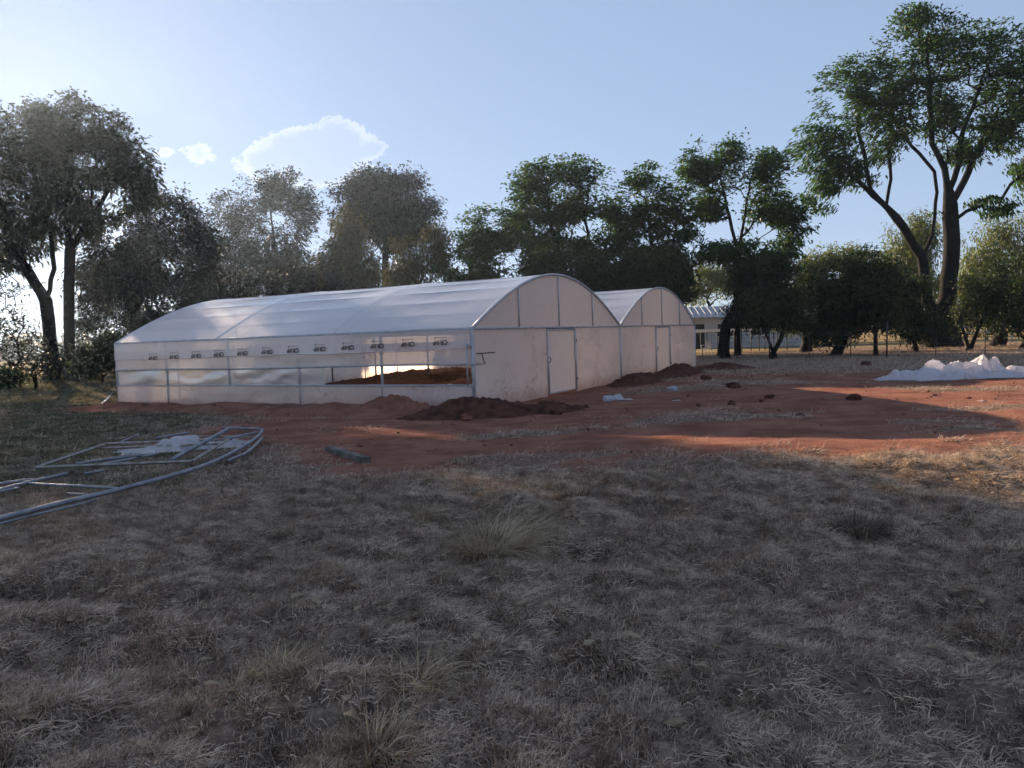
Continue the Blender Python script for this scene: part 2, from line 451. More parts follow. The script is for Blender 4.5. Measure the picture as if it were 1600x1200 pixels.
# ------------------------------------------------------------------ ground
def grass_mask(x, y):
    """1 = grass, 0 = bare red soil"""
    u, v = gh_uv(x, y)
    edge = 9.55 + 0.10 * np.clip(x, -9, 12) - 0.008 * x * x + 1.6 * (fbm(x * 0.35, y * 0.35, 3) - 0.5)
    edge = edge + 3.6 * sstep(-1.5, -5.0, x)
    near = 1 - sstep(-1.6, 2.2, y - edge + 2.2 * (fbm(x * 1.1, y * 1.6, 7, 4) - 0.5))
    # patches of thin grass over the trampled soil
    patch = sstep(0.57, 0.74, fbm(x * 0.28 + 3, y * 0.75, 11, 5)) * 0.6
    far = sstep(26.5, 29.5, y + 0.35 * x - 3.2 + 1.2 * (fbm(x * 0.4, y * 0.4, 5) - 0.5)) * sstep(4, 8, x)
    left = sstep(-8.0, -11.5, x + 0.16 * (y - 14)) * sstep(-4, -0.6, -v + 12.9 - 14.0 + 0 * x) if False else sstep(-4.2, -8.5, x + 0.06 * (y - 16) + 2.5 * (fbm(x * 0.5, y * 0.5, 15) - 0.5))
    inside = ((u > -0.6) & (u < GW + .5) & (v > -1.2) & (v < GL + .5)) * 1.0
    side = sstep(-2.6, -1.2, u) * ((v > -2) & (v < 14)) * (u < 1)
    m = np.maximum.reduce([near, patch, far, left * 0.9, sstep(45, 50, y) * 0.7])
    m = m * (1 - side * 0.85) * (1 - inside)
    return np.clip(m, 0, 1)


def ground_z(x, y, fine=True):
    u, v = gh_uv(x, y)
    near = sstep(75, 25, y)
    z = 0.10 * (fbm(x * 0.16, y * 0.16, 21, 3) - 0.5) * near * sstep(0, 3, y)
    gmk = grass_mask(x, y)
    d = np.hypot(x, y)
    tuss = (fbm(x * 1.7, y * 1.7, 31, 3) - 0.5) * 0.30 + (fbm(x * 5.0, y * 5.0, 37, 3) - 0.5) * 0.11
    z = z + tuss * gmk * sstep(30, 9, d) * (1 - 0.8 * np.exp(-((x + 5.6) / 3.0) ** 4 - ((y - 11) / 4.2) ** 4))
    z = z + (fbm(x * 1.1, y * 2.2, 41, 4) - 0.5) * 0.07 * (1 - gmk) * sstep(45, 20, d)
    # low berm of thrown-up soil along the left wall
    b = np.exp(-((u + 0.55) / 0.45) ** 2) * sstep(-0.5, 0.8, v) * sstep(14, 12.4, v)
    z = z + b * (0.07 + 0.16 * fbm(v * 1.3, u * 1.3, 51, 3))
    ins = sstep(-0.1, 0.3, u) * sstep(GW + .1, GW - .3, u) * sstep(-0.15, 0.2, v) * sstep(GL + .1, GL - .3, v)
    z = z * (1 - ins) - 0.02 * ins
    return z


def lines(fine_lo, fine_hi, step, grow, lo, hi):
    a = list(np.arange(fine_lo, fine_hi, step)); s = step
    while a[-1] < hi: s *= grow; a.append(a[-1] + s)
    s = step; b = []
    q = fine_lo
    while q > lo: s *= grow; q -= s; b.append(q)
    return np.array(b[::-1] + a)


gx = lines(-4.0, 5.0, 0.045, 1.026, -3000, 3000)
gy = lines(2.3, 8.0, 0.04, 1.0135, -200, 4000)
GX, GY = np.meshgrid(gx, gy)
fx, fy = GX.ravel(), GY.ravel()
gz = ground_z(fx, fy)
gme = mesh_np('ground', np.stack([fx, fy, gz], 1), grid_faces(len(gx), len(gy)), M['ground'], True)
gmask = grass_mask(fx, fy)
gmask = np.where(gmask > 0, gmask, 0)
for nm, val in (('grass', gmask),
                ('green', sstep(-3.5, -8.5, fx + 0.25 * (fy - 12)) * sstep(4, 9, fy)),
                ('field', np.maximum(sstep(50, 58, fy), sstep(-60, -75, fx)) * (0.7 + 0.3 * fbm(fx * .05, fy * .05, 61)))):
    a = gme.attributes.new(nm, 'FLOAT', 'POINT'); a.data.foreach_set('value', val.astype(np.float32))
tag(link('ground', gme), kind='structure')


def gz1(x, y): return float(ground_z(np.array([x]), np.array([y]))[0])


# ------------------------------------------------------------------ greenhouse
gh = thing('greenhouse', 'white plastic twin tunnel greenhouse with two arched roofs and a door in each front', 'greenhouse', GC, GYAW)


def arch_z(u):
    q = ((u % SPAN) / SPAN * 2 - 1) if np.isscalar(u) else (np.mod(u, SPAN) / SPAN * 2 - 1)
    return GE + GR * (0.45 * (1 - q * q) + 0.55 * np.cos(q * math.pi / 2))


def arch_pt(span, k, dz=0.0):
    """k in 0..1 across one span"""
    q = 2 * k - 1
    return span * SPAN + k * SPAN, GE + GR * (0.45 * (1 - q * q) + 0.55 * math.cos(q * math.pi / 2)) + dz


# frame: posts, arches, purlins, rails
side_v = (0.0, 2.64, 5.36, 7.99, 10.58, GL)
for u in (0.0, SPAN, GW):
    for v in side_v:
        tube('post', [(u, v, -0.15), (u, v, GE)], 0.036 if v > 0 else 0.045, M['pipe'], gh)
bows = (0.0, 4.15, 8.43, GL)
for span in (0, 1):
    for v in bows:
        pts = []
        for i in range(25):
            u, z = arch_pt(span, i / 24); pts.append((u, v - (0.012 if v == 0 else 0) + (0.012 if v == GL else 0), z + (0.010 if 0 < v < GL else 0.012)))
        tube('arch', pts, 0.036 if v in (0.0,) else 0.026, M['pipe'], gh)
    for k in (0.07, 0.15, 0.235, 0.32, 0.41, 0.5, 0.59, 0.68, 0.765, 0.85, 0.93):
        u, z = arch_pt(span, k, 0.012)
        tube('purlin', [(u, 0.03, z), (u, GL - 0.03, z)], 0.016, M['pipe'], gh, 6)
for u in (0.0, GW):
    tube('eave_rail', [(u, 0, GE), (u, GL, GE)], 0.034, M['pipe'], gh)
MB().add([(SPAN - .16, 0, GE + .06), (SPAN - .07, 0, GE - .05), (SPAN + .07, 0, GE - .05), (SPAN + .16, 0, GE + .06),
          (SPAN - .16, GL, GE + .06), (SPAN - .07, GL, GE - .05), (SPAN + .07, GL, GE - .05), (SPAN + .16, GL, GE + .06)],
         [(0, 1, 5, 4), (1, 2, 6, 5), (2, 3, 7, 6)]).build('valley_gutter', M['pipe'], gh)

# roof films, drawn tight over bows and hanging a little between them
for span in (0, 1):
    nu, nv = 141, 97
    kk, vv = np.meshgrid(np.linspace(0, 1, nu), np.linspace(-0.03, GL + .03, nv))
    q = 2 * kk - 1
    z = GE + GR * (0.45 * (1 - q * q) + 0.55 * np.cos(q * math.pi / 2)) + 0.035
    sag = np.zeros_like(vv)
    for a, b in zip(bows[:-1], bows[1:]):
        s_ = np.clip((vv - a) / (b - a), 0, 1); sag = np.maximum(sag, np.sin(s_ * math.pi) ** 0.8 * (s_ > 0) * (s_ < 1))
    pk = np.array((0, 0.07, 0.15, 0.235, 0.32, 0.41, 0.5, 0.59, 0.68, 0.765, 0.85, 0.93, 1.0))
    ii = np.clip(np.searchsorted(pk, kk, side='right') - 1, 0, 11)
    pur = np.sin((kk - pk[ii]) / (pk[ii + 1] - pk[ii]) * math.pi) ** 0.7
    z = z - sag * np.sin(kk * math.pi) * (0.012 + 0.07 * pur * (0.6 + 0.8 * fbm(kk * 7 + 5 * span, vv * 0.9, 71, 3)))
    z = z + 0.012 * (fbm(kk * 14, vv * 2.2, 72 + span, 4) - 0.5) * sag
    me = mesh_np('roof_film', np.stack([(span + kk).ravel() * SPAN, vv.ravel(), z.ravel()], 1), grid_faces(nu, nv), M['film_roof'], True)
    link('roof_film', me, gh)


def film_panel(name, u0, u1, z0, z1, mat, y=0.0, axis='u', wrink=0.012, seed=0, top=None, parent=None, n=(90, 50)):
    """hanging film panel in the front plane (axis u) or the side plane (axis v) with slack folds"""
    nu, nz = n
    a, b = np.meshgrid(np.linspace(u0, u1, nu), np.linspace(0, 1, nz))
    zt = np.full_like(a, z1) if top is None else top(a)
    z = z0 + (zt - z0) * b
    edge = np.minimum(np.minimum(a - u0, u1 - a) / (u1 - u0), 0.5 * np.minimum(b, 1 - b)) * 6
    off = wrink * np.clip(edge, 0, 1) * ((fbm(a * 1.1 + z * 0.7 + seed, z * 2.0, 81 + seed, 4) - 0.5) * 2 + 0.5 * (folds(a * 0.9 + z * 0.5, z * 0.7 - a * 0.3, 181 + seed, 5, 0.5, 2.2) - 0.5))
    if axis == 'u': vs = np.stack([a.ravel(), (y + off).ravel(), z.ravel()], 1)
    else: vs = np.stack([(y + off).ravel(), a.ravel(), z.ravel()], 1)
    return link(name, mesh_np(name, vs, grid_faces(nu, nz), mat, True), parent or gh)


doors = ((3.97, 5.95), (13.80, 15.74))
for back in (0, 1):
    yy = GL if back else 0.0
    sg = 1 if back else -1
    for span in (0, 1):
        a0 = span * SPAN
        film_panel('gable_film', a0 + 0.05, a0 + SPAN - 0.05, GE + 0.01, GE, M['film_gable'], yy, 'u', 0.02, 1 + span,
                   top=lambda a: arch_z(np.clip(a, 0.02, GW - 0.02)) - 0.01 + 0 * a, n=(80, 24))
        # studs of the gable
        for uu in (2.34, 4.82, 7.36):
            uu = a0 + uu
            tube('gable_stud', [(uu, yy + sg * 0.03, GE), (uu, yy + sg * 0.03, float(arch_z(uu)) - 0.02)], 0.024, M['pipe'], gh, 6)
        d0, d1 = doors[span]
        if back:
            film_panel('wall_film', a0 + 0.03, a0 + SPAN - 0.03, -0.12, GE - 0.005, M['film_wall'], yy, 'u', 0.02, 7 + span)
        else:
            film_panel('wall_film', a0 + 0.03, d0, -0.12, GE - 0.005, M['film_wall'], yy, 'u', 0.06, 3 + span)
            film_panel('wall_film', d1, a0 + SPAN - 0.03, -0.12, GE - 0.005, M['film_wall'], yy, 'u', 0.06, 5 + span)
            door = film_panel('door', d0 + 0.03, d1 - 0.01, 0.03, GE - 0.07, M['film_gable'], 0.012, 'u', 0.02, 9 + span)
            fr = MB()
            for uu in (d0 + 0.03, d1 - 0.03): fr.tube([(uu, -0.03, 0.02), (uu, -0.03, GE - 0.06)], 0.034, 6)
            fr.tube([(d0 + 0.03, -0.03, GE - 0.07), (d1 - 0.03, -0.03, GE - 0.07)], 0.026, 6)
            fr.tube([(d0 + 0.03, -0.03, 0.05), (d1 - 0.03, -0.03, 0.05)], 0.022, 6)
            fr.build('door_frame', M['pipe'], door, True)
            tube('door_handle', [(d0 + 0.07, -0.05, 0.92), (d0 + 0.07, -0.09, 0.95), (d0 + 0.07, -0.09, 1.05), (d0 + 0.07, -0.05, 1.08)], 0.012, M['post_dark'], door, 6)
            for hz in (0.35, 1.5):
                MB().box((d1 - 0.01, -0.055, hz), (0.06, 0.02, 0.09)).build('hinge', M['post_dark'], door)
    tube('cross_rail', [(0, yy + sg * 0.03, GE), (GW, yy + sg * 0.03, GE)], 0.028, M['pipe'], gh)
    if back:
        for uu in (2.2, 4.6, 7.2, 12.0, 14.4, 17.0):
            tube('wall_stud', [(uu, yy - 0.04, -0.1), (uu, yy - 0.04, GE)], 0.024, M['pipe'], gh, 6)
# the loose film corner at the far right of the front, paler where it doubles
MB().add([(19.05, -0.03, -0.05), (19.69, -0.03, -0.05), (19.69, -0.03, 0.86)], [(0, 1, 2)]).build('folded_film_corner', M['film_gable'], gh)

# side walls: printed valance, roll-up curtain with its bar, open strip, skirt
for right in (0, 1):
    xx = GW if right else 0.0
    o = 1 if right else -1

    def val_low(a):
        return 1.42 + 0.05 * (fbm(a * 0.9, a * 0 + 3, 91, 3) - 0.5) - 0.03 * sstep(7, 10, a) + 0.05 * sstep(1.5, 0, a)
    nu, nz = 110, 12
    a, b = np.meshgrid(np.linspace(0.02, GL - .02, nu), np.linspace(0, 1, nz))
    z = val_low(a) + (GE - 0.02 - val_low(a)) * b
    off = 0.05 * (1 - b) * (0.6 + fbm(a * 1.5, b * 2, 93, 3) * 0.7)
    link('valance', mesh_np('valance', np.stack([(xx + o * (0.045 + off * 0.5)).ravel(), a.ravel(), z.ravel()], 1), grid_faces(nu, nz), M['film_side'], True), gh)
    # rolled hem of the valance
    hem = [(xx + o * (0.075), v, float(val_low(np.array([v]))[0])) for v in np.linspace(0.02, GL - .02, 60)]
    tube('valance_hem', hem, 0.014, M['film_side'], gh, 6)
    film_panel('roll_up_curtain', 0.02, GL - 0.02, 1.09, 1.62, M['film_side'], xx + o * 0.03, 'v', 0.016, 21 + right, n=(120, 10))
    rb = tube('curtain_roll_bar', [(xx + o * 0.05, v, 1.08 + 0.012 * math.sin(v * 0.7) - 0.006 * v / 6) for v in np.linspace(-0.16 if not right else 0.0, GL, 24)], 0.026, M['pipe'], gh)
    film_panel('skirt', 0.0, GL, -0.12, 0.585, M['film_side'], xx + o * 0.035, 'v', 0.02, 31 + right, n=(120, 12))
    tube('skirt_rail', [(xx + o * 0.045, 0, 0.59), (xx + o * 0.045, GL, 0.60)], 0.022, M['pipe'], gh)
    if not right:
        # bluish clear film still closing the far half of the opening
        film_panel('window_film', 4.5, GL - 0.02, 0.60, 1.08, M['film_clear'], xx + 0.0, 'v', 0.03, 41, n=(90, 10))
        # crank of the roll-up curtain
        crank = tube('crank_handle', [(-0.05, -0.16, 1.08), (-0.05, -0.34, 1.08), (-0.05, -0.27, 1.32), (-0.05, -0.12, 1.32), (-0.05, -0.62, 1.34)], 0.014, M['post_dark'], gh, 6, False)
        tube('guide_pipe', [(-0.10, 0.10, 0.56), (-0.10, 0.10, 1.56)], 0.022, M['pipe'], gh)
        for hz in (0.58, 1.52):
            MB().box((-0.06, 0.06, hz), (0.10, 0.14, 0.05)).build('guide_bracket', M['pipe'], gh)

# print along the valance: upside-down lettering with a sprout emblem
fc = bpy.data.curves.new('lettering', 'FONT'); fc.body = 'CR'; fc.size = 0.19; fc.offset = 0.006; fc.align_x = 'LEFT'
fp = bpy.data.curves.new('lettering_end', 'FONT'); fp.body = 'P'; fp.size = 0.19; fp.offset = 0.006
def font_mesh(c_):
    c_.materials.append(M['print'])
    tmp = bpy.data.objects.new('tmp', c_); col.objects.link(tmp)
    me = bpy.data.meshes.new_from_object(tmp.evaluated_get(bpy.context.evaluated_depsgraph_get()))
    bpy.data.objects.remove(tmp); return me


fc, fp = font_mesh(fc), font_mesh(fp)
emb = MB()
ring = []
for i in range(24):
    q = 2 * math.pi * i / 24; ring.append((math.cos(q), math.sin(q)))
vs = [(0.062 * x, 0.066 * y, 0) for x, y in ring] + [(0.044 * x, 0.048 * y, 0) for x, y in ring]
emb.add(vs, [(i, (i + 1) % 24, 24 + (i + 1) % 24, 24 + i) for i in range(24)])
emb.add([(-0.006, -0.05, 0), (0.006, -0.05, 0), (0.006, 0.03, 0), (-0.006, 0.03, 0)], [(0, 1, 2, 3)])
emb.add([(0, -0.01, 0), (0.03, 0.0, 0), (0.038, 0.03, 0), (0.01, 0.025, 0)], [(0, 1, 2, 3)])
emb.add([(0, -0.02, 0), (-0.03, -0.01, 0), (-0.038, 0.02, 0), (-0.01, 0.015, 0)], [(3, 2, 1, 0)])
emb_me = mesh_np('emblem', emb.v, emb.f, M['print'])
sm = MB()
xs_ = 0.03
while xs_ < 0.36:
    wd = random.uniform(0.010, 0.024); sm.add([(xs_, -0.095, 0), (xs_ + wd, -0.095, 0), (xs_ + wd, -0.065, 0), (xs_, -0.065, 0)], [(0, 1, 2, 3)]); xs_ += wd + 0.010
sm_me = mesh_np('small_print', sm.v, sm.f, M['print_grey'])
lf = MB().add([(0.39, -0.10, 0), (0.44, -0.085, 0), (0.45, -0.04, 0), (0.405, -0.055, 0)], [(0, 1, 2, 3)]).add([(0.41, -0.115, 0), (0.418, -0.115, 0), (0.428, -0.07, 0), (0.42, -0.07, 0)], [(0, 1, 2, 3)])
lf_me = mesh_np('leaf_mark', lf.v, lf.f, M['print'])
for k in range(12):
    v0 = 0.62 + 0.93 * k
    zc = 1.655 - 0.016 * k
    # local frame of the text: x runs along -v ... turned half round so that it reads upside down
    root = bpy.data.objects.new('printed_word', None); col.objects.link(root); root.parent = gh
    root.location = (-0.092 + 0.006 * (k % 2), v0, zc)
    # outward normal is -x; upright text would run along -v; half a turn: runs along +v, up is -z
    root.matrix_basis = Matrix.Translation((-0.094, v0, zc)) @ Matrix(((0, 0, -1, 0), (1, 0, 0, 0), (0, -1, 0, 0), (0, 0, 0, 1))) @ Matrix.Scale(0.82, 4)
    for nm, dat, lx in (('letter_pair', fc, 0.0), ('letter', fp, 0.40)):
        ob = link(nm, dat, root); ob.location = (lx, 0, 0)
    e = link('emblem', emb_me, root); e.location = (0.335, 0.066, 0)
    link('small_print', sm_me, root); link('leaf_mark', lf_me, root)

# small loose film end at the back left corner
nb = 14
pts = []
for i in range(nb):
    q = i / (nb - 1); pts += [(-0.05 - 0.9 * q, GL - 0.05 + 0.05 * math.sin(q * 6), 0.5 * (1 - q) ** 2 + 0.03 + 0.02 * math.sin(q * 11)), (-0.05 - 0.9 * q, GL + 0.12 + 0.04 * math.sin(q * 7), 0.42 * (1 - q) ** 2 + 0.02)]
link('loose_film_end', mesh_np('loose_film_end', pts, [(2 * i, 2 * i + 2, 2 * i + 3, 2 * i + 1) for i in range(nb - 1)], M['film_heap'], True), gh)


# ------------------------------------------------------------------ soil mounds and clods
MOUNDS = []


def mound(name, label, cx, cy, rx, ry, h, rot, mat, seed, n=(130, 80), power=1.0, rough=0.35):
    MOUNDS.append((cx, cy))
    a, b = np.meshgrid(np.linspace(-1.05, 1.05, n[0]), np.linspace(-1.05, 1.05, n[1]))
    rad = np.sqrt(a * a + b * b) + 0.35 * (fbm(a * 2.2 + seed, b * 2.2, seed, 3) - 0.5)
    env = sstep(1.0, 0.05, rad) ** power
    x = a * rx; y = b * ry
    z = h * env * (0.75 + 0.6 * (fbm(x * 1.3 + seed, y * 1.3, seed + 3, 3) - 0.3))
    lump = (fbm(x * 4.5, y * 4.5, seed + 5, 4) - 0.5)
    z = z + rough * 0.45 * h * lump * sstep(1.0, 0.7, rad) + (0.05 + rough * 0.10) * (fbm(x * 11, y * 11, seed + 7, 3, 0.65) - 0.5) * sstep(1.02, 0.85, rad) + 0.07 * np.maximum(0, fbm(x * 6, y * 6, seed + 9, 2) - 0.62) / 0.38 * sstep(1.02, 0.8, rad)
    z = z - 0.07 * sstep(0.86, 1.03, rad) - 0.02
    cr, sr = math.cos(rot), math.sin(rot)
    wx = cx + x * cr - y * sr; wy = cy + x * sr + y * cr
    z = z + ground_z(wx.ravel(), wy.ravel()).reshape(z.shape)
    x_, y_ = x.ravel(), y.ravel()
    me = mesh_np(name, np.stack([wx.ravel() - cx, wy.ravel() - cy, z.ravel()], 1), grid_faces(*n), mat, True)
    return tag(link(name, me, loc=(cx, cy, 0)), label, 'soil mound', 'dug soil around the greenhouse')


def gpt(u, v): return GC + GD * u + GS * v


mound('soil_mound', 'big dark heap of dug soil at the near corner of the greenhouse', -0.95, 16.75, 1.8, 0.8, 0.52, R(6), M['soil_dark'], 5, power=0.8)
mound('soil_mound', 'low dark ridge of soil in front of the left greenhouse door', 0.75, 17.2, 1.3, 0.6, 0.26, R(30), M['soil_dark'], 9, rough=0.6)
q = gpt(9.2, -0.85)
mound('soil_mound', 'long dark ridge of soil between the two greenhouse doors', q[0], q[1], 2.6, 0.85, 0.36, GYAW, M['soil_dark'], 13, rough=0.5)
q = gpt(13.6, -1.0)
mound('soil_mound', 'dark soil ridge below the right greenhouse door', q[0], q[1], 2.6, 1.1, 0.42, GYAW, M['soil_dark'], 17, rough=0.5)
q = gnd(1133, 577)
mound('soil_mound', 'low dark mound beyond the right corner of the greenhouse', q[0], q[1], 1.5, 1.6, 0.32, 0.0, M['soil_dark'], 23, rough=0.4)
mound('soil_mound', 'broken soil heaped against the left wall of the greenhouse', -2.75, 18.25, 1.3, 0.45, 0.26, GYAW + R(90), M['soil_red'], 29, rough=0.5)
# inside, seen through the open strip
q = gpt(7.0, 4.2)
mound('soil_mound', 'brown soil bed inside the greenhouse seen through the side opening', q[0], q[1], 6.4, 2.6, 0.40, GYAW, M['soil_dark'], 31, rough=0.2)
q = gpt(11.8, 9.3)
mound('soil_mound', 'far soil bed at the back of the greenhouse seen through the side opening', q[0], q[1], 7.0, 3.3, 0.44, GYAW, M['soil_dark'], 37, rough=0.2, power=0.6)


def clod(label, px, py, size, seed, mat='soil_dark', cat='soil clod'):
    p = gnd(px, py)
    n1_, n2_ = 12, 8
    vs = []; fs = []
    for j in range(n2_ + 1):
        th = math.pi * j / n2_
        for i in range(n1_):
            ph = 2 * math.pi * i / n1_
            d_ = np.array([math.sin(th) * math.cos(ph), math.sin(th) * math.sin(ph), math.cos(th)])
            r_ = size * (0.55 + 0.9 * float(vn3((d_[None] * 1.6 + seed * 3.1), seed)[0]))
            vs.append((d_[0] * r_ * 1.25, d_[1] * r_, d_[2] * r_ * 0.72 + size * 0.42))
    for j in range(n2_):
        for i in range(n1_):
            fs.append((j * n1_ + i, j * n1_ + (i + 1) % n1_, (j + 1) * n1_ + (i + 1) % n1_, (j + 1) * n1_ + i))
    o = link('soil_clod', mesh_np('soil_clod', vs, fs, M[mat]), loc=(p[0], p[1], gz1(p[0], p[1]) - 0.02))
    return tag(o, label, cat, 'clods on the bare red soil')


clod('largest dark clod lying at the edge of the sunlit red soil', 1335, 626, 0.145, 1)
clod('dark clod left of the largest one on the shaded red soil', 1202, 623, 0.10, 2)
clod('dark clod nearest the ridges among the scattered ones', 1143, 633, 0.085, 3)
clod('small dark clod lying nearest the camera on the red soil', 1251, 653, 0.055, 4)
clod('flat crumbled clod in front of the right greenhouse corner', 1147, 607, 0.16, 5)
clod('crumbled clod beside the soil ridge below the right door', 1102, 594, 0.15, 6)
clod('dark clod at the far edge of the bare soil', 1353, 571, 0.16, 7)
clod('small clod on the bare soil left of the three scattered ones', 1092, 634, 0.06, 8)
clod('clod at the foot of the dark ridge by the left door', 868, 646, 0.11, 9)


# ------------------------------------------------------------------ litter by the front wall
def bottle(label, px, py, rotz, s=1.0):
    p = gnd(px, py)
    root = thing('plastic_bottle', label, 'bottle', (p[0], p[1], gz1(p[0], p[1]) + 0.075 * s), rotz, 'litter in front of the greenhouse')
    prof = [(0.0, 0.06), (0.005, 0.08), (0.03, 0.085), (0.09, 0.078), (0.12, 0.085), (0.19, 0.08), (0.23, 0.06), (0.26, 0.028), (0.28, 0.026)]
    vs = []; fs = []
    for i, (x, r_) in enumerate(prof):
        for k in range(14):
            q_ = 2 * math.pi * k / 14; d_ = 1 - 0.25 * math.sin(q_ * 2 + i) * (0.3 if i in (3, 4, 5) else 0.1)
            vs.append((x * s * 1.2, r_ * d_ * s * math.cos(q_), r_ * d_ * s * math.sin(q_)))
    for i in range(len(prof) - 1):
        for k in range(14): fs.append((i * 14 + k, i * 14 + (k + 1) % 14, (i + 1) * 14 + (k + 1) % 14, (i + 1) * 14 + k))
    fs.append(tuple(range(14))[::-1])
    link('bottle_body', mesh_np('bottle_body', vs, fs, M['film_clear'], True), root)
    MB().tube([(0.335 * s, 0, 0), (0.375 * s, 0, 0)], 0.03 * s, 10).build('cap', M['white_paint'], root)


bottle('clear plastic bottle lying left of a white scrap in front of the greenhouse', 944, 629, 0.5, 1.0)
bottle('small clear bottle lying alone in front of the dark ridge', 1056, 612, 2.0, 0.9)


def crumple(name, label, cat, p, rx, ry, h, seed, mat, n=(36, 28), rot=0.0, group=None, jag=0.4):
    a, b = np.meshgrid(np.linspace(-1, 1, n[0]), np.linspace(-1, 1, n[1]))
    rad = np.sqrt(a * a + b * b)
    edge = 1.0 + jag * (fbm(np.arctan2(b, a) * 1.6 + seed, rad * 0.3, seed, 4) - 0.5)
    x = a * edge * rx + 0.12 * rx * (fbm(a * 3, b * 3, seed + 1) - 0.5); y = b * edge * ry + 0.12 * ry * (fbm(a * 3 + 9, b * 3, seed + 2) - 0.5)
    rid = np.clip(folds(x * 1.5 / max(rx, 0.35), y * 1.5 / max(rx, 0.35), seed, 7, 0.9, 6.0) * 2.6 - 0.85, 0, 1)
    z = h * sstep(1.15, 0.2, rad) * np.clip(rid, 0.04, 1) + 0.01
    cr, sr = math.cos(rot), math.sin(rot)
    vs = np.stack([(x * cr - y * sr).ravel(), (x * sr + y * cr).ravel(), z.ravel()], 1)
    o = link(name, mesh_np(name, vs, grid_faces(*n), mat, True), loc=(p[0], p[1], gz1(p[0], p[1]) + 0.01))
    return tag(o, label, cat, group)


crumple('plastic_scrap', 'white plastic scrap between the two bottles in front of the greenhouse', 'scrap', gnd(969, 626), 0.30, 0.22, 0.14, 3, M['film_heap'], group='litter in front of the greenhouse')
crumple('plastic_scrap', 'tiny pale scrap lying on the soil beside the lone small bottle', 'scrap', gnd(1057, 627), 0.10, 0.08, 0.05, 8, M['film_heap'], group='litter in front of the greenhouse')
crumple('plastic_scrap', 'small white scrap lying on the sunlit red soil', 'scrap', gnd(1533, 627), 0.08, 0.06, 0.06, 9, M['film_heap'])
q = gpt(3.2, 3.4)
crumple('film_roll', 'loose white film lying on the soil inside the greenhouse', 'plastic film', q, 2.0, 0.8, 0.62, 12, M['film_heap'], rot=GYAW + 1.2, n=(50, 36))

# the heap of torn-down film on the right: several thrown layers
hp = gnd(1490, 594); hp = np.array([12.9, 22.6, 0])
heap = thing('plastic_heap', 'heap of crumpled white plastic film on the red soil', 'plastic heap', (hp[0], hp[1], 0), 0)


def heap_layer(name, cx, cy, rx, ry, h, seed, peaks, n=(100, 64), rot=0.0, zoff=0.0):
    a, b = np.meshgrid(np.linspace(-1, 1, n[0]), np.linspace(-1, 1, n[1]))
    rad = np.sqrt(a * a + b * b) * (1 + 0.5 * (fbm(np.cos(np.arctan2(b, a)) * 2 + seed, np.sin(np.arctan2(b, a)) * 2, seed, 4) - 0.5))
    x = a * rx; y = b * ry
    wx = x + 0.10 * (fbm(a * 5, b * 5, seed + 1) - 0.5); wy = y + 0.10 * (fbm(a * 5 + 7, b * 5, seed + 2) - 0.5)
    fo = folds(x, y, seed, 7, 0.8, 5.0)
    z = h * sstep(1.02, 0.25, rad) * (0.15 + 1.25 * (fo - 0.22)) + 0.30 * (folds(x, y * 1.3, seed + 50, 6, 2.0, 9.0) - 0.45) * sstep(1.0, 0.8, rad)
    for (px_, py_, ph, pr) in peaks:
        dd = np.hypot((x - px_) * 1.0, (y - py_) * 0.8) / pr
        z = z + ph * np.maximum(0, 1 - dd) ** 1.15 * (0.75 + 0.5 * fo)
    z = np.where(rad > 1.0, 0.012 + 0.02 * fbm(a * 9, b * 9, seed + 8), np.maximum(z, 0.012))
    keep = (rad < 1.03).ravel()
    f_ = grid_faces(*n); f_ = f_[keep[f_].all(1)]
    cr, sr = math.cos(rot), math.sin(rot)
    gzv = ground_z((hp[0] + cx + wx * cr - wy * sr).ravel(), (hp[1] + cy + wx * sr + wy * cr).ravel())
    vs = np.stack([(cx + wx * cr - wy * sr).ravel(), (cy + wx * sr + wy * cr).ravel(), z.ravel() + zoff + gzv], 1)
    link(name, mesh_np(name, vs, f_, M['film_heap'], False), heap)


heap_layer('film_sheet', 0.25, 0.0, 2.0, 0.85, 0.42, 5, [], rot=R(-8), n=(120, 70))


def fold_ridge(cx, cy, ln_, wd_, h, ang, seed, skew=0.0):
    """one thrown fold of film: a creased ridge with free ragged edges"""
    r_ = np.random.default_rng(seed); na, nb = 56, 34
    a, b = np.meshgrid(np.linspace(-1, 1, na), np.linspace(-1, 1, nb))
    prof = np.clip(1 - np.abs(a) ** 1.7, 0, 1) * (0.55 + 0.9 * vn2(a * 2.3 + seed, a * 0, seed))
    cr_ = 0.35 * (vn2(a * 1.5 + 3 * seed, a * 0 + 1, seed) - 0.5) + skew
    bb = np.where(b > cr_, (b - cr_) / (1 - cr_), (cr_ - b) / (1 + cr_))
    z = 0.78 * h * prof * (1 - bb ** 0.85)
    x = a * ln_ * (1 + 0.12 * (vn2(b * 4, a * 2, seed + 1) - 0.5)); y = b * wd_ * (0.8 + 0.5 * vn2(a * 3 + 9, b * 0, seed + 2))
    z = z + (0.10 + 0.22 * h) * (folds(x, y, seed, 6, 1.6, 8.0) - 0.45) * (1 - bb ** 3) + 0.03 * (vn2(a * 12, b * 3, seed + 4) - 0.3)
    y = y + 0.12 * (folds(x * 1.2, z * 2, seed + 9, 4, 1.5, 6.0) - 0.5)
    c_, s__ = math.cos(ang), math.sin(ang)
    wx, wy = cx + x * c_ - y * s__, cy + x * s__ + y * c_
    gzv = ground_z((hp[0] + wx).ravel(), (hp[1] + wy).ravel())
    link('film_fold', mesh_np('film_fold', np.stack([wx.ravel(), wy.ravel(), np.maximum(z.ravel(), 0.006 + 0.02 * r_.uniform(0, 1, z.size)) + gzv], 1), grid_faces(na, nb), M['film_heap'], False), heap)


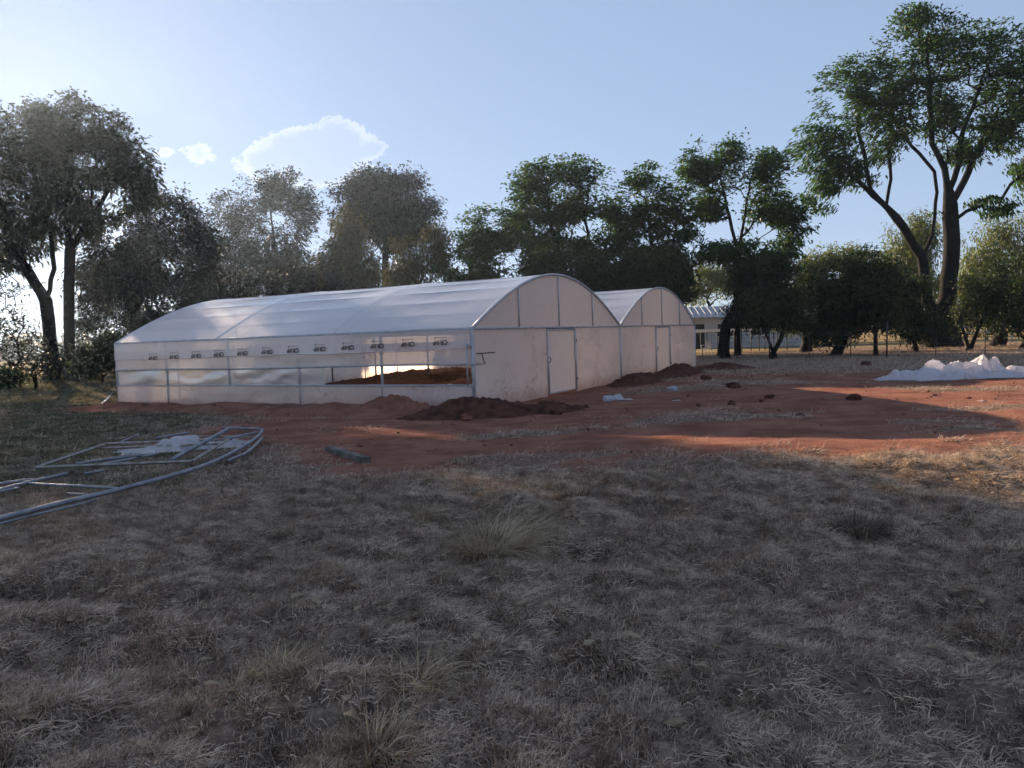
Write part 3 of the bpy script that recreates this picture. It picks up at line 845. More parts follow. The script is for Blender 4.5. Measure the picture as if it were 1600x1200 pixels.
for i, (cx_, cy_, l_, w_, h_, a_, sk) in enumerate((
        (0.78, 0.10, 0.75, 0.50, 0.84, 68, -0.3), (-0.20, 0.25, 0.75, 0.50, 0.60, 25, 0.2), (-1.00, 0.22, 0.70, 0.42, 0.50, 160, 0.0), (-1.60, 0.05, 0.60, 0.34, 0.26, 172, 0.2),
        (0.30, -0.22, 0.85, 0.40, 0.52, -32, 0.1), (1.25, -0.08, 0.70, 0.45, 0.55, -18, -0.2), (1.75, -0.25, 0.70, 0.40, 0.40, -28, 0.1), (2.25, -0.40, 0.75, 0.34, 0.30, -18, 0.0),
        (-0.62, -0.28, 0.75, 0.38, 0.36, 12, 0.2), (0.02, -0.52, 0.65, 0.28, 0.28, 4, -0.1), (0.85, -0.55, 0.75, 0.28, 0.30, -12, 0.1), (-1.20, -0.22, 0.55, 0.28, 0.24, -14, 0.0), (0.55, 0.2, 0.6, 0.35, 0.6, 110, 0.2))):
    fold_ridge(cx_, cy_, l_, w_, h_, R(a_), 400 + 7 * i, sk)

# ------------------------------------------------------------------ dismantled pipes on the grass at left, timber
PG = 'dismantled tunnel pipes lying on the grass'


def gpipe(name, label, pts, r, mat='old_pipe', cat='pipe', group=PG, parent=None):
    """pts: (px, py, lift)"""
    G0 = [gnd(px, py, lift) for px, py, lift in pts]
    zo = max(0.0, max(gz1(g[0] * (1 - q_) + h_[0] * q_, g[1] * (1 - q_) + h_[1] * q_) for g, h_ in zip(G0[:-1], G0[1:]) for q_ in (0.0, 0.5, 1.0))) * 0.8
    P = []
    for px, py, lift in pts:
        g = gnd(px, py, lift + zo + 0.035); P.append((g[0], g[1], lift + zo + 0.035))
    P = [np.array(p) for p in P]
    S = []
    for i in range(len(P) - 1):       # smooth the bends
        p0 = P[max(i - 1, 0)]; p1 = P[i]; p2 = P[i + 1]; p3 = P[min(i + 2, len(P) - 1)]
        for k in range(5):
            s_ = k / 5
            S.append(0.5 * ((2 * p1) + (-p0 + p2) * s_ + (2 * p0 - 5 * p1 + 4 * p2 - p3) * s_ ** 2 + (-p0 + 3 * p1 - 3 * p2 + p3) * s_ ** 3) if len(P) > 2 else p1 + (p2 - p1) * s_)
    S.append(P[-1])
    base = S[0].copy(); base[2] = 0
    o = MB().tube([s_ - base for s_ in S], r * 0.60, 8).build(name, M[mat], parent, True)
    o.location = tuple(base)
    return tag(o, label, cat, group) if label else o


gpipe('hoop_pipe', 'long thick curved hoop pipe sweeping along the front of the pipe pile',
      [(-60, 826, .05), (0, 810, .05), (88, 788, .05), (190, 764, .06), (300, 734, .06), (352, 713, .06), (388, 693, .06), (405, 680, .07), (410, 672, .07)], 0.048, 'old_pipe', 'hoop pipe')
gpipe('hoop_pipe', 'short curved hoop pipe lying just outside the thick hoop at its right end',
      [(410, 684, .04), (398, 697, .04), (384, 708, .04), (356, 720, .04)], 0.04, 'old_pipe', 'hoop pipe')
gpipe('hoop_pipe', 'thin pale pipe lying against the outer side of the thick hoop',
      [(-40, 829, .02), (47, 806, .02), (100, 794, .02), (150, 781, .02)], 0.026, 'old_pipe')
gpipe('straight_pipe', 'short pipe closing the far right tip of the thick hoop', [(411, 671, .07), (380, 669, .07), (346, 668.5, .07)], 0.04)
gpipe('straight_pipe', 'pipe reaching from the hoop tip back into the pile', [(404, 675, .12), (380, 680, .10), (352, 686, .08)], 0.036)
gpipe('straight_pipe', 'dark pipe lying across the back of the pile towards the hoop tip', [(400, 684, .05), (360, 682, .05), (300, 682, .05)], 0.03, 'rusty')
gpipe('straight_pipe', 'thick pale pipe propped up at a slant over the crumpled plastic', [(269, 718, .04), (312, 694.5, .12), (357, 670.5, .22)], 0.056)
gpipe('straight_pipe', 'short loose pipe lying behind the pile near the red soil', [(244, 684.5, .03), (270, 680, .03), (295, 676, .03)], 0.034)
gpipe('straight_pipe', 'pipe end sticking out behind the corner of the steel frame', [(179, 695, .03), (216, 679, .03)], 0.032)
gpipe('straight_pipe', 'pale pipe running from the left into the crumpled plastic', [(119, 725, .05), (165, 718, .06), (222, 711, .08)], 0.04)
gpipe('straight_pipe', 'second pipe under the crumpled plastic just in front of the pale one', [(138, 730, .04), (190, 720, .04), (246, 709, .05)], 0.036)
gpipe('straight_pipe', 'back pipe of the three running off the left edge', [(-30, 761, .04), (0, 756, .04), (52, 749, .04)], 0.036)
gpipe('straight_pipe', 'middle and longest pipe of the three running off the left edge', [(-30, 772, .05), (0, 765, .05), (50, 752.5, .05), (105, 740, .05)], 0.04)
gpipe('straight_pipe', 'front pipe of the three running off the left edge', [(-30, 774, .03), (0, 768, .03), (30, 762, .03)], 0.026)
gpipe('straight_pipe', 'thin pipe meeting the thick hoop at a sharp angle', [(44, 755.5, .05), (100, 758.5, .06), (170, 762, .07), (190, 765, .07)], 0.03)
gpipe('straight_pipe', 'short thin pipe lying in the grass inside the hoop', [(105, 771, .02), (137, 773, .02)], 0.022)
gpipe('straight_pipe', 'small pale pipe end in front of the steel frame', [(132, 740, .03), (162, 735, .03)], 0.03)
fp_ = [(56, 735, .06), (166, 697, .08), (357, 690, .10), (300, 725, .06)]
P4 = []
for px, py, l in fp_:
    g = gnd(px, py, l); P4.append(np.array([g[0], g[1], l + 0.04]))
fb = P4[0].copy(); fb[2] = 0
frame = thing('steel_frame', 'dull four-sided steel frame lying flat in the pipe pile', 'frame', fb, 0, PG)
for i in range(4):
    a_, b_ = P4[i] - fb, P4[(i + 1) % 4] - fb
    tube('frame_bar', [a_, (a_ + b_) / 2, b_], 0.024, M['rusty'], frame, 4, False)
a_, b_ = P4[1] - fb, P4[2] - fb
tube('frame_bar', [a_ + (0.05, -.25, -.04), b_ + (0.0, -.25, -.04)], 0.02, M['rusty'], frame, 4, False)
cp = gnd(286, 702)
crumple('crumpled_plastic', 'crumpled white plastic sheet lying among the pipes', 'plastic sheet', cp, 1.05, 0.42, 0.20, 17, M['film_heap'], rot=R(18), n=(60, 36), jag=0.7)
crumple('crumpled_plastic', 'torn end of white plastic at the right of the pipe pile', 'plastic sheet', gnd(360, 694), 0.30, 0.20, 0.16, 27, M['film_heap'], rot=R(-30), n=(30, 24), jag=0.7)

b0, b1 = gnd(514, 703), gnd(573, 721)
mid = (b0 + b1) / 2; ang = math.atan2(b1[1] - b0[1], b1[0] - b0[0]); ln = float(np.linalg.norm(b1 - b0))
bm_ = MB()
ns = 10
for i in range(ns + 1):
    s_ = -ln / 2 + ln * i / ns
    wz = 0.085 + 0.006 * math.sin(i * 2.1); wy = 0.062 + 0.005 * math.sin(i * 1.3)
    bv = [(s_, -wy, 0), (s_, wy, 0), (s_, wy, wz * 0.9), (s_, wy * 0.86, wz), (s_, -wy * 0.86, wz + 0.004 * math.sin(i * 3)), (s_, -wy, wz * 0.88)]
    bm_.v += bv
for i in range(ns):
    for k in range(6): bm_.f.append((i * 6 + k, i * 6 + (k + 1) % 6, (i + 1) * 6 + (k + 1) % 6, (i + 1) * 6 + k))
bm_.f += [tuple(range(6))[::-1], tuple(ns * 6 + k for k in range(6))]
tag(bm_.build('timber_beam', M['wood'], loc=(mid[0], mid[1], gz1(mid[0], mid[1])), rotz=ang), 'weathered grey timber beam lying on the ground near the pipes', 'beam')


# ------------------------------------------------------------------ trees
def tubes_mesh(a, b, ra, rb, sides):
    """frustums between point arrays"""
    n = len(a); t = b - a; L = np.linalg.norm(t, axis=1, keepdims=True) + 1e-9; t = t / L
    ref = np.where(np.abs(t[:, 2:3]) < 0.9, np.array([[0, 0, 1.0]]), np.array([[1.0, 0, 0]]))
    u = np.cross(t, ref); u /= np.linalg.norm(u, axis=1, keepdims=True); w_ = np.cross(u, t)
    q = np.arange(sides) * 2 * np.pi / sides
    c, s = np.cos(q)[None, :, None], np.sin(q)[None, :, None]
    off = c * u[:, None] + s * w_[:, None]
    b2 = b + t * (ra[:, None] * 0.15)
    A = a[:, None] + ra[:, None, None] * off; B = b2[:, None] + rb[:, None, None] * off
    V = np.concatenate([A, B], 1).reshape(-1, 3)
    k = np.arange(sides); k2 = (k + 1) % sides
    base = (np.arange(n) * 2 * sides)[:, None]
    F = np.stack([base + k, base + k2, base + k2 + sides, base + k + sides], 2).reshape(-1, 4)
    return V, F


class Tree:
    def __init__(self, base, seed):
        self.P = [np.array(base, float)]; self.par = [-1]; self.pl = [0.0]; self.fixr = {}
        self.rng = np.random.default_rng(seed)
    def path(self, start, pts, radii=None, jit=0.10, step=0.6):
        cur = start
        for i, p in enumerate(pts):
            a = self.P[cur]; p = np.array(p, float); d = np.linalg.norm(p - a); n = max(1, int(d / step))
            for k in range(1, n + 1):
                q = a + (p - a) * k / n
                if k < n: q = q + self.rng.normal(0, jit * min(step, d) * 0.5, 3)
                self.P.append(q); self.par.append(cur); self.pl.append(self.pl[cur] + np.linalg.norm(q - self.P[cur])); cur = len(self.P) - 1
        return cur
    def attach(self, pts, bf=0.35, step=0.55, jit=0.16, minidx=0, up=0.12):
        cap = 20000
        arr = np.zeros((cap, 3)); pl = np.zeros(cap); n = len(self.P)
        arr[:n] = np.array(self.P); pl[:n] = self.pl
        order = np.argsort(np.linalg.norm(pts - arr[min(n - 1, max(0, n // 2))], axis=1))
        tips = []
        for i in order:
            p = pts[i]
            d = np.linalg.norm(arr[minidx:n] - p, axis=1)
            j = int(np.argmin(d + bf * pl[minidx:n])) + minidx
            a = arr[j].copy(); L = np.linalg.norm(p - a); m = max(1, int(L / step)); cur = j
            bow = np.array([0, 0, up * L])
            for k in range(1, m + 1):
                s = k / m; q = a + (p - a) * s + bow * math.sin(s * math.pi) * (1 if L > 1 else 0)
                if k < m: q = q + self.rng.normal(0, jit * step * 0.6, 3)
                if n >= cap: break
                arr[n] = q; pl[n] = pl[cur] + np.linalg.norm(q - arr[cur]); self.P.append(q); self.par.append(cur); self.pl.append(pl[n]); cur = n; n += 1
            tips.append(cur)
        return tips
    def wood(self, name, trunk_r, mat, parent, r0=0.012, e=2.25, flare=0.5):
        n = len(self.P); P = np.array(self.P); par = np.array(self.par)
        acc = np.zeros(n); r = np.zeros(n)
        for i in range(n - 1, -1, -1):
            r[i] = max(r0, acc[i] ** (1 / e)) if acc[i] > 0 else r0
            if par[i] >= 0: acc[par[i]] += r[i] ** e
        k = trunk_r / r[0]
        # keep twigs thin, let the thick end meet the measured trunk
        sc = np.minimum(1.0, k) + (k - min(1.0, k)) * np.clip((r - r0) / (r[0] - r0 + 1e-6), 0, 1) ** 1.2
        sc = np.where(r < 0.03, 1.0, sc)
        r = r * sc
        h = P[:, 2] - P[0, 2]
        r = r * (1 + flare * np.exp(-h / (trunk_r * 2.2)) * (r > trunk_r * 0.4))
        self.r = r
        ch = np.arange(1, n); pa = par[1:]
        ra = np.minimum(r[pa], r[ch] * 1.5); rb = r[ch]
        Vs = []; Fs = []; o = 0
        for lo, hi, sd_ in ((0.10, 9, 9), (0.035, 0.10, 6), (0, 0.035, 3)):
            m = (rb >= lo) & (rb < hi)
            if m.any():
                V, F = tubes_mesh(P[pa[m]], P[ch[m]], ra[m], rb[m], sd_); Vs.append(V); Fs.append(F + o); o += len(V)
        b = P[0]
        me = mesh_np(name, np.concatenate(Vs) - b, np.concatenate(Fs), mat, True)
        return link(name, me, parent)


def leaves_mesh(name, C, n_each, spread, ln, wd, rg, droop=0.35, outward=None, up=0.0, mat=None, hang=0.0, flat=0.75):
    """leaf blades (one bent quad each) around the twig ends C"""
    c = np.repeat(C, n_each, axis=0); N = len(c)
    d = rg.normal(0, 1, (N, 3)); d[:, 2] = d[:, 2] * (0.75 * flat) + up
    if outward is not None: d = d + np.repeat(outward, n_each, axis=0) * 0.8
    d /= np.linalg.norm(d, axis=1, keepdims=True) + 1e-9
    pos = c + rg.normal(0, spread, (N, 3)) * np.array([1, 1, flat])
    if hang: 
        hh = np.abs(rg.normal(0, hang, N)); pos[:, 2] -= hh
        d[:, 2] -= hh * 1.6; d /= np.linalg.norm(d, axis=1, keepdims=True)
    L = ln * rg.uniform(0.6, 1.35, (N, 1)); W = wd * rg.uniform(0.7, 1.3, (N, 1))
    side = np.cross(d, rg.normal(0, 1, (N, 3)) * 0.6 + np.array([0, 0, 1.0])); side /= np.linalg.norm(side, axis=1, keepdims=True) + 1e-9
    dz = np.array([0, 0, -1.0]) * L * droop
    v0 = pos; v1 = pos + d * L * 0.5 + side * W; v2 = pos + d * L + dz; v3 = pos + d * L * 0.5 - side * W
    V = np.stack([v0, v1, v2, v3], 1).reshape(-1, 3)
    F = np.arange(N * 4).reshape(N, 4)
    return V, F


def lobes_points(lobes, D, n, rg, clump=1.6, thr=0.45, shell=0.55, seed=0, depth=0.8, minz=0.6):
    """attractor points inside ellipsoid lobes measured on the photograph, gathered in clumps"""
    vols = np.array([l[2] * l[3] for l in lobes], float); vols /= vols.sum()
    out = []
    cents = []
    for l, vv in zip(lobes, vols):
        c = at_depth(l[0], l[1], D + (l[4] if len(l) > 4 else 0.0)); k = D / F_PX; cents.append(c)
        m = int(n * vv * 4) + 12
        d = rg.normal(0, 1, (m, 3)); d /= np.linalg.norm(d, axis=1, keepdims=True)
        r = rg.uniform(0, 1, (m, 1)) ** shell
        p = c + d * r * np.array([l[2] * k, (l[2] + l[3]) * 0.5 * k * depth, l[3] * k])
        q = vn3(p / clump + seed * 7.7, seed)
        sel = p[(q > thr - 0.15 * (rg.uniform(0, 1, m) < 0.2)) & (p[:, 2] > minz)]
        out.append(sel[:max(6, int(n * vv))])
    return np.concatenate(out), np.array(cents)


n_leaf = 0


def tree(name, label, cat, foot_px, D, lobes, stems=None, trunk_r=0.25, leaf='leaf_ash', bark='bark', tips=260, n_each=22, spread=0.28, ln=0.30, wd=0.045,
         seed=1, bf=0.35, clump=1.6, thr=0.45, droop=0.35, hang=0.0, group='trees around the field', crown_base=None, shell=0.55, up=0.12, minz=0.6, flare=0.5, depth=0.8, flat=0.75):
    global n_leaf
    rg = np.random.default_rng(1000 + seed)
    base = foot(foot_px, D)
    base[2] = -0.05
    root = thing(name, label, cat, base, 0, group)
    T = Tree(base, seed)
    pts, cents = lobes_points(lobes, D, tips, rg, clump, thr, shell, seed, depth, minz)
    if stems:
        for st in stems:              # each: list of (px, py[, depth shift])
            start = 0
            if isinstance(st[0], int): start = st[0]
            P = [at_depth(s[0], s[1], D + (s[2] if len(s) > 2 else 0)) for s in st]
            d = np.linalg.norm(np.array(T.P) - P[0], axis=1); j = int(np.argmin(d))
            T.path(j, P)
    else:
        cb = crown_base if crown_base is not None else max(0.8, pts[:, 2].min() * 0.9)
        mid_ = np.array([np.median(pts[:, 0]), np.median(pts[:, 1]), 0])
        top = base + (mid_ - base) * 0.35; top[2] = cb
        T.path(0, [base + (top - base) * 0.5 + rg.normal(0, 0.08, 3), top])
    minidx = max(0, len(T.P) // 3) if stems else len(T.P) - 2
    minidx = 1 if not stems else min(minidx, 6)
    lowest = min(1.2, 0.3 * pts[:, 2].max())
    for i in range(1, len(T.P)):
        if T.P[i][2] > lowest: minidx = i; break
    tp = T.attach(pts, bf, 0.55, 0.16, minidx, up)
    T.wood('trunk', trunk_r, M[bark], root, flare=flare)
    P = np.array(T.P); r = np.array(T.r)
    tipset = P[tp]
    twig = P[(r < 0.028) & (P[:, 2] > minz)]
    if len(twig) > len(tipset): twig = twig[rg.permutation(len(twig))[:len(tipset)]]
    cen = pts.mean(0)
    V1, F1 = leaves_mesh('crown', tipset, n_each, spread, ln, wd, rg, droop, (tipset - cen) / 4.0, 0.0, hang=hang, flat=flat)
    V2, F2 = leaves_mesh('crown', twig, max(1, n_each // 2), spread * 0.9, ln, wd, rg, droop, (twig - cen) / 4.0, 0.0, hang=hang, flat=flat)
    V = np.concatenate([V1, V2]) - base; F = np.concatenate([F1, F2 + len(V1)])
    n_leaf += len(F)
    link('crown', mesh_np('crown', V, F, M[leaf]), root)
    return root


TG = 'trees behind the greenhouse'
# left side, against the light
tree('broadleaf_tree', 'leaning leftmost big tree with its trunk bending left', 'tree', 80, 46,
     [(20, 270, 95, 95), (-50, 250, 80, 110), (70, 225, 70, 65), (10, 390, 60, 50), (-60, 380, 60, 60), (-120, 300, 80, 100), (60, 330, 50, 60)],
     stems=[[(83, 575), (76, 500), (72, 470), (46, 427), (12, 373), (0, 311), (-10, 260)], [(72, 470), (85, 420), (80, 370), (60, 300), (50, 240)], [(46, 427), (-10, 400), (-60, 340)]],
     trunk_r=0.36, leaf='leaf_grey', tips=1000, n_each=15, seed=1, clump=1.1, thr=0.46, group=TG, ln=0.32, wd=0.07, spread=0.30)
tree('broadleaf_tree', 'tall straight-trunked tree beside the leaning left one', 'tree', 112, 46,
     [(130, 222, 85, 70), (190, 270, 54, 66), (120, 320, 70, 60), (215, 290, 35, 50), (90, 215, 60, 55)],
     stems=[[(111, 575), (108, 500), (108, 460), (110, 390), (104, 340), (110, 270)], [(110, 390), (150, 330), (180, 280)], [(108, 470), (135, 440), (160, 410)]],
     trunk_r=0.30, leaf='leaf_grey', tips=820, n_each=14, seed=2, clump=1.1, thr=0.46, group=TG, ln=0.32, wd=0.07, spread=0.30)
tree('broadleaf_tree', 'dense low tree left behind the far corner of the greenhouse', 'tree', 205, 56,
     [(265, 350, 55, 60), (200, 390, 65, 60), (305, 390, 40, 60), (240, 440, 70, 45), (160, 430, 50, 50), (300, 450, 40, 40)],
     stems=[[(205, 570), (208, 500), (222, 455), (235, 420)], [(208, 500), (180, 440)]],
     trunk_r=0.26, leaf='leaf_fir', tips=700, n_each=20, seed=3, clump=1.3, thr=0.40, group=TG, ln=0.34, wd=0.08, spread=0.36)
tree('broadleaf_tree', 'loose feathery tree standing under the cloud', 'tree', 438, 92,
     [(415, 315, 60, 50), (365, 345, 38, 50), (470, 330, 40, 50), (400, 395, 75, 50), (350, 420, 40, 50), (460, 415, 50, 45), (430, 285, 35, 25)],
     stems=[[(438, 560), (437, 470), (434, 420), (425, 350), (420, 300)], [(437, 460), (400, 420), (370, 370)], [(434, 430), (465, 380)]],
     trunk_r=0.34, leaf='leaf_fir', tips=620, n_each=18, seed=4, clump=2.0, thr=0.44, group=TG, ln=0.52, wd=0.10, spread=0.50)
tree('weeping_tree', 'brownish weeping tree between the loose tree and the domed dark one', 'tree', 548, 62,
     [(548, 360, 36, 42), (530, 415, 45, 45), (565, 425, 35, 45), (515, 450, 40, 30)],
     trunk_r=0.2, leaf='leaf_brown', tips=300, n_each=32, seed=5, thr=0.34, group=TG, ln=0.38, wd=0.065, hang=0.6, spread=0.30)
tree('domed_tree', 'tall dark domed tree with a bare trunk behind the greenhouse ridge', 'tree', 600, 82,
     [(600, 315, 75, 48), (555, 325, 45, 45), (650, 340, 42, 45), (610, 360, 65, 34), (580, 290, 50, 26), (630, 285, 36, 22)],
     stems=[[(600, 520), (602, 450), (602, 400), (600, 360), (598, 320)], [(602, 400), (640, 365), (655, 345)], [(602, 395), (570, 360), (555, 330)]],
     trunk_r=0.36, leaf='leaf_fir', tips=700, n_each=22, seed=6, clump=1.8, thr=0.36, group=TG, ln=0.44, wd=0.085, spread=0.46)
tree('weeping_tree', 'small yellowish weeping tree right of the domed dark one', 'tree', 648, 50,
     [(680, 356, 20, 20), (645, 395, 34, 45), (685, 385, 18, 40), (630, 430, 30, 30)],
     trunk_r=0.15, leaf='leaf_brown', bark='bark', tips=150, n_each=22, seed=7, thr=0.42, group=TG, ln=0.30, wd=0.05, hang=0.55, spread=0.22)
tree('broadleaf_tree', 'rounded low green tree left of the greenhouse arch', 'tree', 745, 50,
     [(765, 360, 50, 40), (785, 405, 50, 50), (735, 400, 35, 45), (805, 350, 35, 32), (745, 440, 45, 30), (700, 430, 25, 35)],
     trunk_r=0.2, leaf='leaf_ash', tips=560, n_each=13, seed=8, clump=1.2, thr=0.43, flat=0.4, wd=0.06, group=TG, crown_base=2.4)
tree('broadleaf_tree', 'tall spreading green tree above the left greenhouse arch', 'tree', 893, 48,
     [(880, 285, 68, 46), (830, 295, 36, 45), (860, 340, 58, 42), (930, 325, 42, 48), (905, 385, 60, 36), (835, 375, 32, 40), (950, 370, 32, 34)],
     stems=[[(893, 540), (893, 470), (878, 410), (860, 350), (855, 300)], [(893, 470), (905, 410), (925, 350)], [(885, 440), (850, 400), (830, 360)], [(893, 460), (935, 410), (950, 380)]],
     trunk_r=0.26, leaf='leaf_ash', tips=950, n_each=11, seed=9, clump=1.2, thr=0.46, flat=0.4, wd=0.06, group=TG)
tree('broadleaf_tree', 'slender green tree in the middle between two taller green ones', 'tree', 1035, 47,
     [(1010, 295, 38, 38), (1000, 345, 45, 45), (1055, 330, 36, 48), (1025, 395, 50, 40), (990, 400, 30, 36)],
     stems=[[(1035, 545), (1030, 450), (1018, 380), (1008, 310)], [(1030, 450), (1050, 390), (1058, 340)]],
     trunk_r=0.2, leaf='leaf_ash', tips=640, n_each=11, seed=10, clump=1.2, thr=0.46, flat=0.4, wd=0.06, group=TG)
tree('broadleaf_tree', 'tall tree with a dark upright trunk right of the small greenhouse arch', 'tree', 1152, 47,
     [(1140, 262, 65, 48), (1090, 262, 42, 40), (1190, 268, 45, 45), (1110, 325, 45, 38), (1200, 335, 45, 42), (1240, 345, 28, 46), (1150, 380, 42, 34), (1222, 395, 38, 32), (1085, 385, 36, 34), (1160, 420, 40, 30)],
     stems=[[(1153, 545), (1153, 450), (1154, 390), (1140, 340), (1128, 290)], [(1154, 390), (1165, 330), (1172, 280)], [(1154, 400), (1190, 370), (1225, 350)], [(1148, 440), (1120, 400), (1095, 380)]],
     trunk_r=0.17, leaf='leaf_ash', tips=1100, n_each=11, seed=11, clump=1.2, thr=0.46, flat=0.4, wd=0.06, group=TG)

# the big tree on the right
tree('big_tree', 'biggest tree with a forked dark trunk and wide crown at right', 'tree', 1470, 48,
     [(1450, 75, 72, 62), (1545, 105, 62, 75), (1340, 145, 65, 58), (1295, 225, 55, 50), (1400, 140, 58, 58), (1565, 195, 60, 58), (1615, 150, 50, 85), (1325, 265, 48, 38), (1480, 170, 66, 50), (1288, 300, 26, 32), (1545, 325, 36, 20), (1630, 260, 45, 50), (1395, 215, 42, 40), (1440, 30, 40, 24), (1510, 240, 40, 24), (1480, 335, 24, 14)],
     stems=[[(1468, 530), (1466, 502)], [(1466, 502), (1448, 470), (1440, 400), (1420, 370), (1400, 340), (1360, 296), (1352, 248), (1340, 204), (1345, 150)],
            [(1440, 400), (1456, 368), (1464, 300), (1460, 268), (1424, 228), (1396, 188), (1390, 130)],
            [(1466, 502), (1480, 468), (1486, 400), (1486, 360), (1482, 300), (1476, 264), (1456, 224), (1452, 152), (1450, 80)],
            [(1482, 300), (1496, 262), (1500, 224), (1512, 184), (1540, 110)],
            [(1486, 320), (1506, 284), (1532, 224), (1576, 204), (1610, 160)],
            [(1486, 350), (1510, 330), (1540, 318)],
            [(1400, 340), (1340, 282), (1300, 250)], [(1385, 320), (1392, 280), (1388, 235)]],
     trunk_r=0.66, leaf='leaf_ash', tips=2300, n_each=10, seed=12, clump=1.25, thr=0.46, flare=1.0, spread=0.30, ln=0.32, wd=0.06, droop=0.30, flat=0.35, group='trees along the right fence', shell=0.5)

FG = 'trees along the right fence'
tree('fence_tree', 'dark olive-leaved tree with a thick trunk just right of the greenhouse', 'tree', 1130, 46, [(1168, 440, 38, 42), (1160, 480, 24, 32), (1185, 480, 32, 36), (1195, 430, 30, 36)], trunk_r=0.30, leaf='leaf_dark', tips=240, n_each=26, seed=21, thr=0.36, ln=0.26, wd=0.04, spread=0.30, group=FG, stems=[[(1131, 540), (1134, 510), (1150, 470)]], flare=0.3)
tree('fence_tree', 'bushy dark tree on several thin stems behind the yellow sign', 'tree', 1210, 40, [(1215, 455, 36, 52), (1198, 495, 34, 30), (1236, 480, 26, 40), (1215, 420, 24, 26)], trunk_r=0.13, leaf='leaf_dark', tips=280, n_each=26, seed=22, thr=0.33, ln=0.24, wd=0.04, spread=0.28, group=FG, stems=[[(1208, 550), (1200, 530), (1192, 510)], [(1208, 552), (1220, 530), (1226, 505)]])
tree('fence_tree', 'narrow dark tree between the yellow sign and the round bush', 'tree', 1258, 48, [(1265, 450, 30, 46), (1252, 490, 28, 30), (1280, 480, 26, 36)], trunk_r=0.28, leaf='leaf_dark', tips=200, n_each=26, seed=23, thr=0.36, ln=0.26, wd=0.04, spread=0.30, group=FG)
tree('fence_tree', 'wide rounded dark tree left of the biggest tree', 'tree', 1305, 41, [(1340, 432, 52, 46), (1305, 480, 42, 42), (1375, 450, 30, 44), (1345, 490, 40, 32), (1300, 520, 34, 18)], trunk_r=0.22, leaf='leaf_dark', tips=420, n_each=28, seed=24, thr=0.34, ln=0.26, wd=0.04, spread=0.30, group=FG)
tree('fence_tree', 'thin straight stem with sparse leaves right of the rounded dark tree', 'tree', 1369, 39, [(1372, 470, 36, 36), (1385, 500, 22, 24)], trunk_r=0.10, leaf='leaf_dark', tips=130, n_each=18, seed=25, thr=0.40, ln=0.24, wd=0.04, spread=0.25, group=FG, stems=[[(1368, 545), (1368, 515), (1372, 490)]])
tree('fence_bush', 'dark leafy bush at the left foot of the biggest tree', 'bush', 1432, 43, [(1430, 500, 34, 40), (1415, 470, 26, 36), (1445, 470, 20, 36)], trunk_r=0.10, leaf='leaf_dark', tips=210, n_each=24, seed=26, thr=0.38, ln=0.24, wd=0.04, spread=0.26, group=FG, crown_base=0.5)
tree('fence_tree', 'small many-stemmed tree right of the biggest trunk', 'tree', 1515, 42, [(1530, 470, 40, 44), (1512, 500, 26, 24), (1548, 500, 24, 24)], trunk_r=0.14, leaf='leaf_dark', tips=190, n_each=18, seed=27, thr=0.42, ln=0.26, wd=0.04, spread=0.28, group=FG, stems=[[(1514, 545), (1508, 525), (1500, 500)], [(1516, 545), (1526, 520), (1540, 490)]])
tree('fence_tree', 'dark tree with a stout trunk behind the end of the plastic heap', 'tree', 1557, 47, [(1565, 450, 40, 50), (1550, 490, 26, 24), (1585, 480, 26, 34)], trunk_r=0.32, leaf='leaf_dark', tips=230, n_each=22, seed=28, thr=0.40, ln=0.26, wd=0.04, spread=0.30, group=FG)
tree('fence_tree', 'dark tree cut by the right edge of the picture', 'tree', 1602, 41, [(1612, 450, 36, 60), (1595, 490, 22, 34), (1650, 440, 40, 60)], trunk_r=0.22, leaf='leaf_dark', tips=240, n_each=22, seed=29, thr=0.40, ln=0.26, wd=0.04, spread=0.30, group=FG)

BG = 'sunlit trees in the background'
tree('willow_tree', 'pale green willow seen between the biggest tree and the rounded dark one', 'tree', 1415, 78, [(1420, 385, 45, 50), (1395, 430, 40, 50), (1440, 440, 40, 50), (1440, 350, 30, 30)], trunk_r=0.3, leaf='leaf_willow', tips=300, n_each=30, seed=41, thr=0.30, ln=0.40, wd=0.06, hang=0.9, spread=0.45, group=BG)
tree('willow_tree', 'broad pale green willow right of the biggest trunk', 'tree', 1545, 80, [(1550, 400, 60, 55), (1520, 440, 45, 50), (1590, 430, 50, 60), (1575, 360, 45, 30), (1640, 400, 50, 70)], trunk_r=0.3, leaf='leaf_willow', tips=420, n_each=30, seed=42, thr=0.30, ln=0.40, wd=0.06, hang=0.9, spread=0.45, group=BG)
tree('broadleaf_tree', 'yellow-green bush top lit by the sun behind the narrow fence trees', 'tree', 1290, 72, [(1300, 410, 44, 26), (1275, 440, 40, 40), (1330, 440, 40, 40), (1340, 400, 24, 16)], trunk_r=0.2, leaf='leaf_willow', tips=260, n_each=26, seed=43, thr=0.32, ln=0.36, wd=0.07, spread=0.42, group=BG)
tree('broadleaf_tree', 'light green bush right behind the small greenhouse arch', 'tree', 1108, 84, [(1110, 430, 34, 30), (1090, 455, 28, 22), (1135, 445, 26, 26)], trunk_r=0.16, leaf='leaf_willow', tips=180, n_each=26, seed=44, thr=0.32, ln=0.32, wd=0.07, spread=0.38, group=BG)

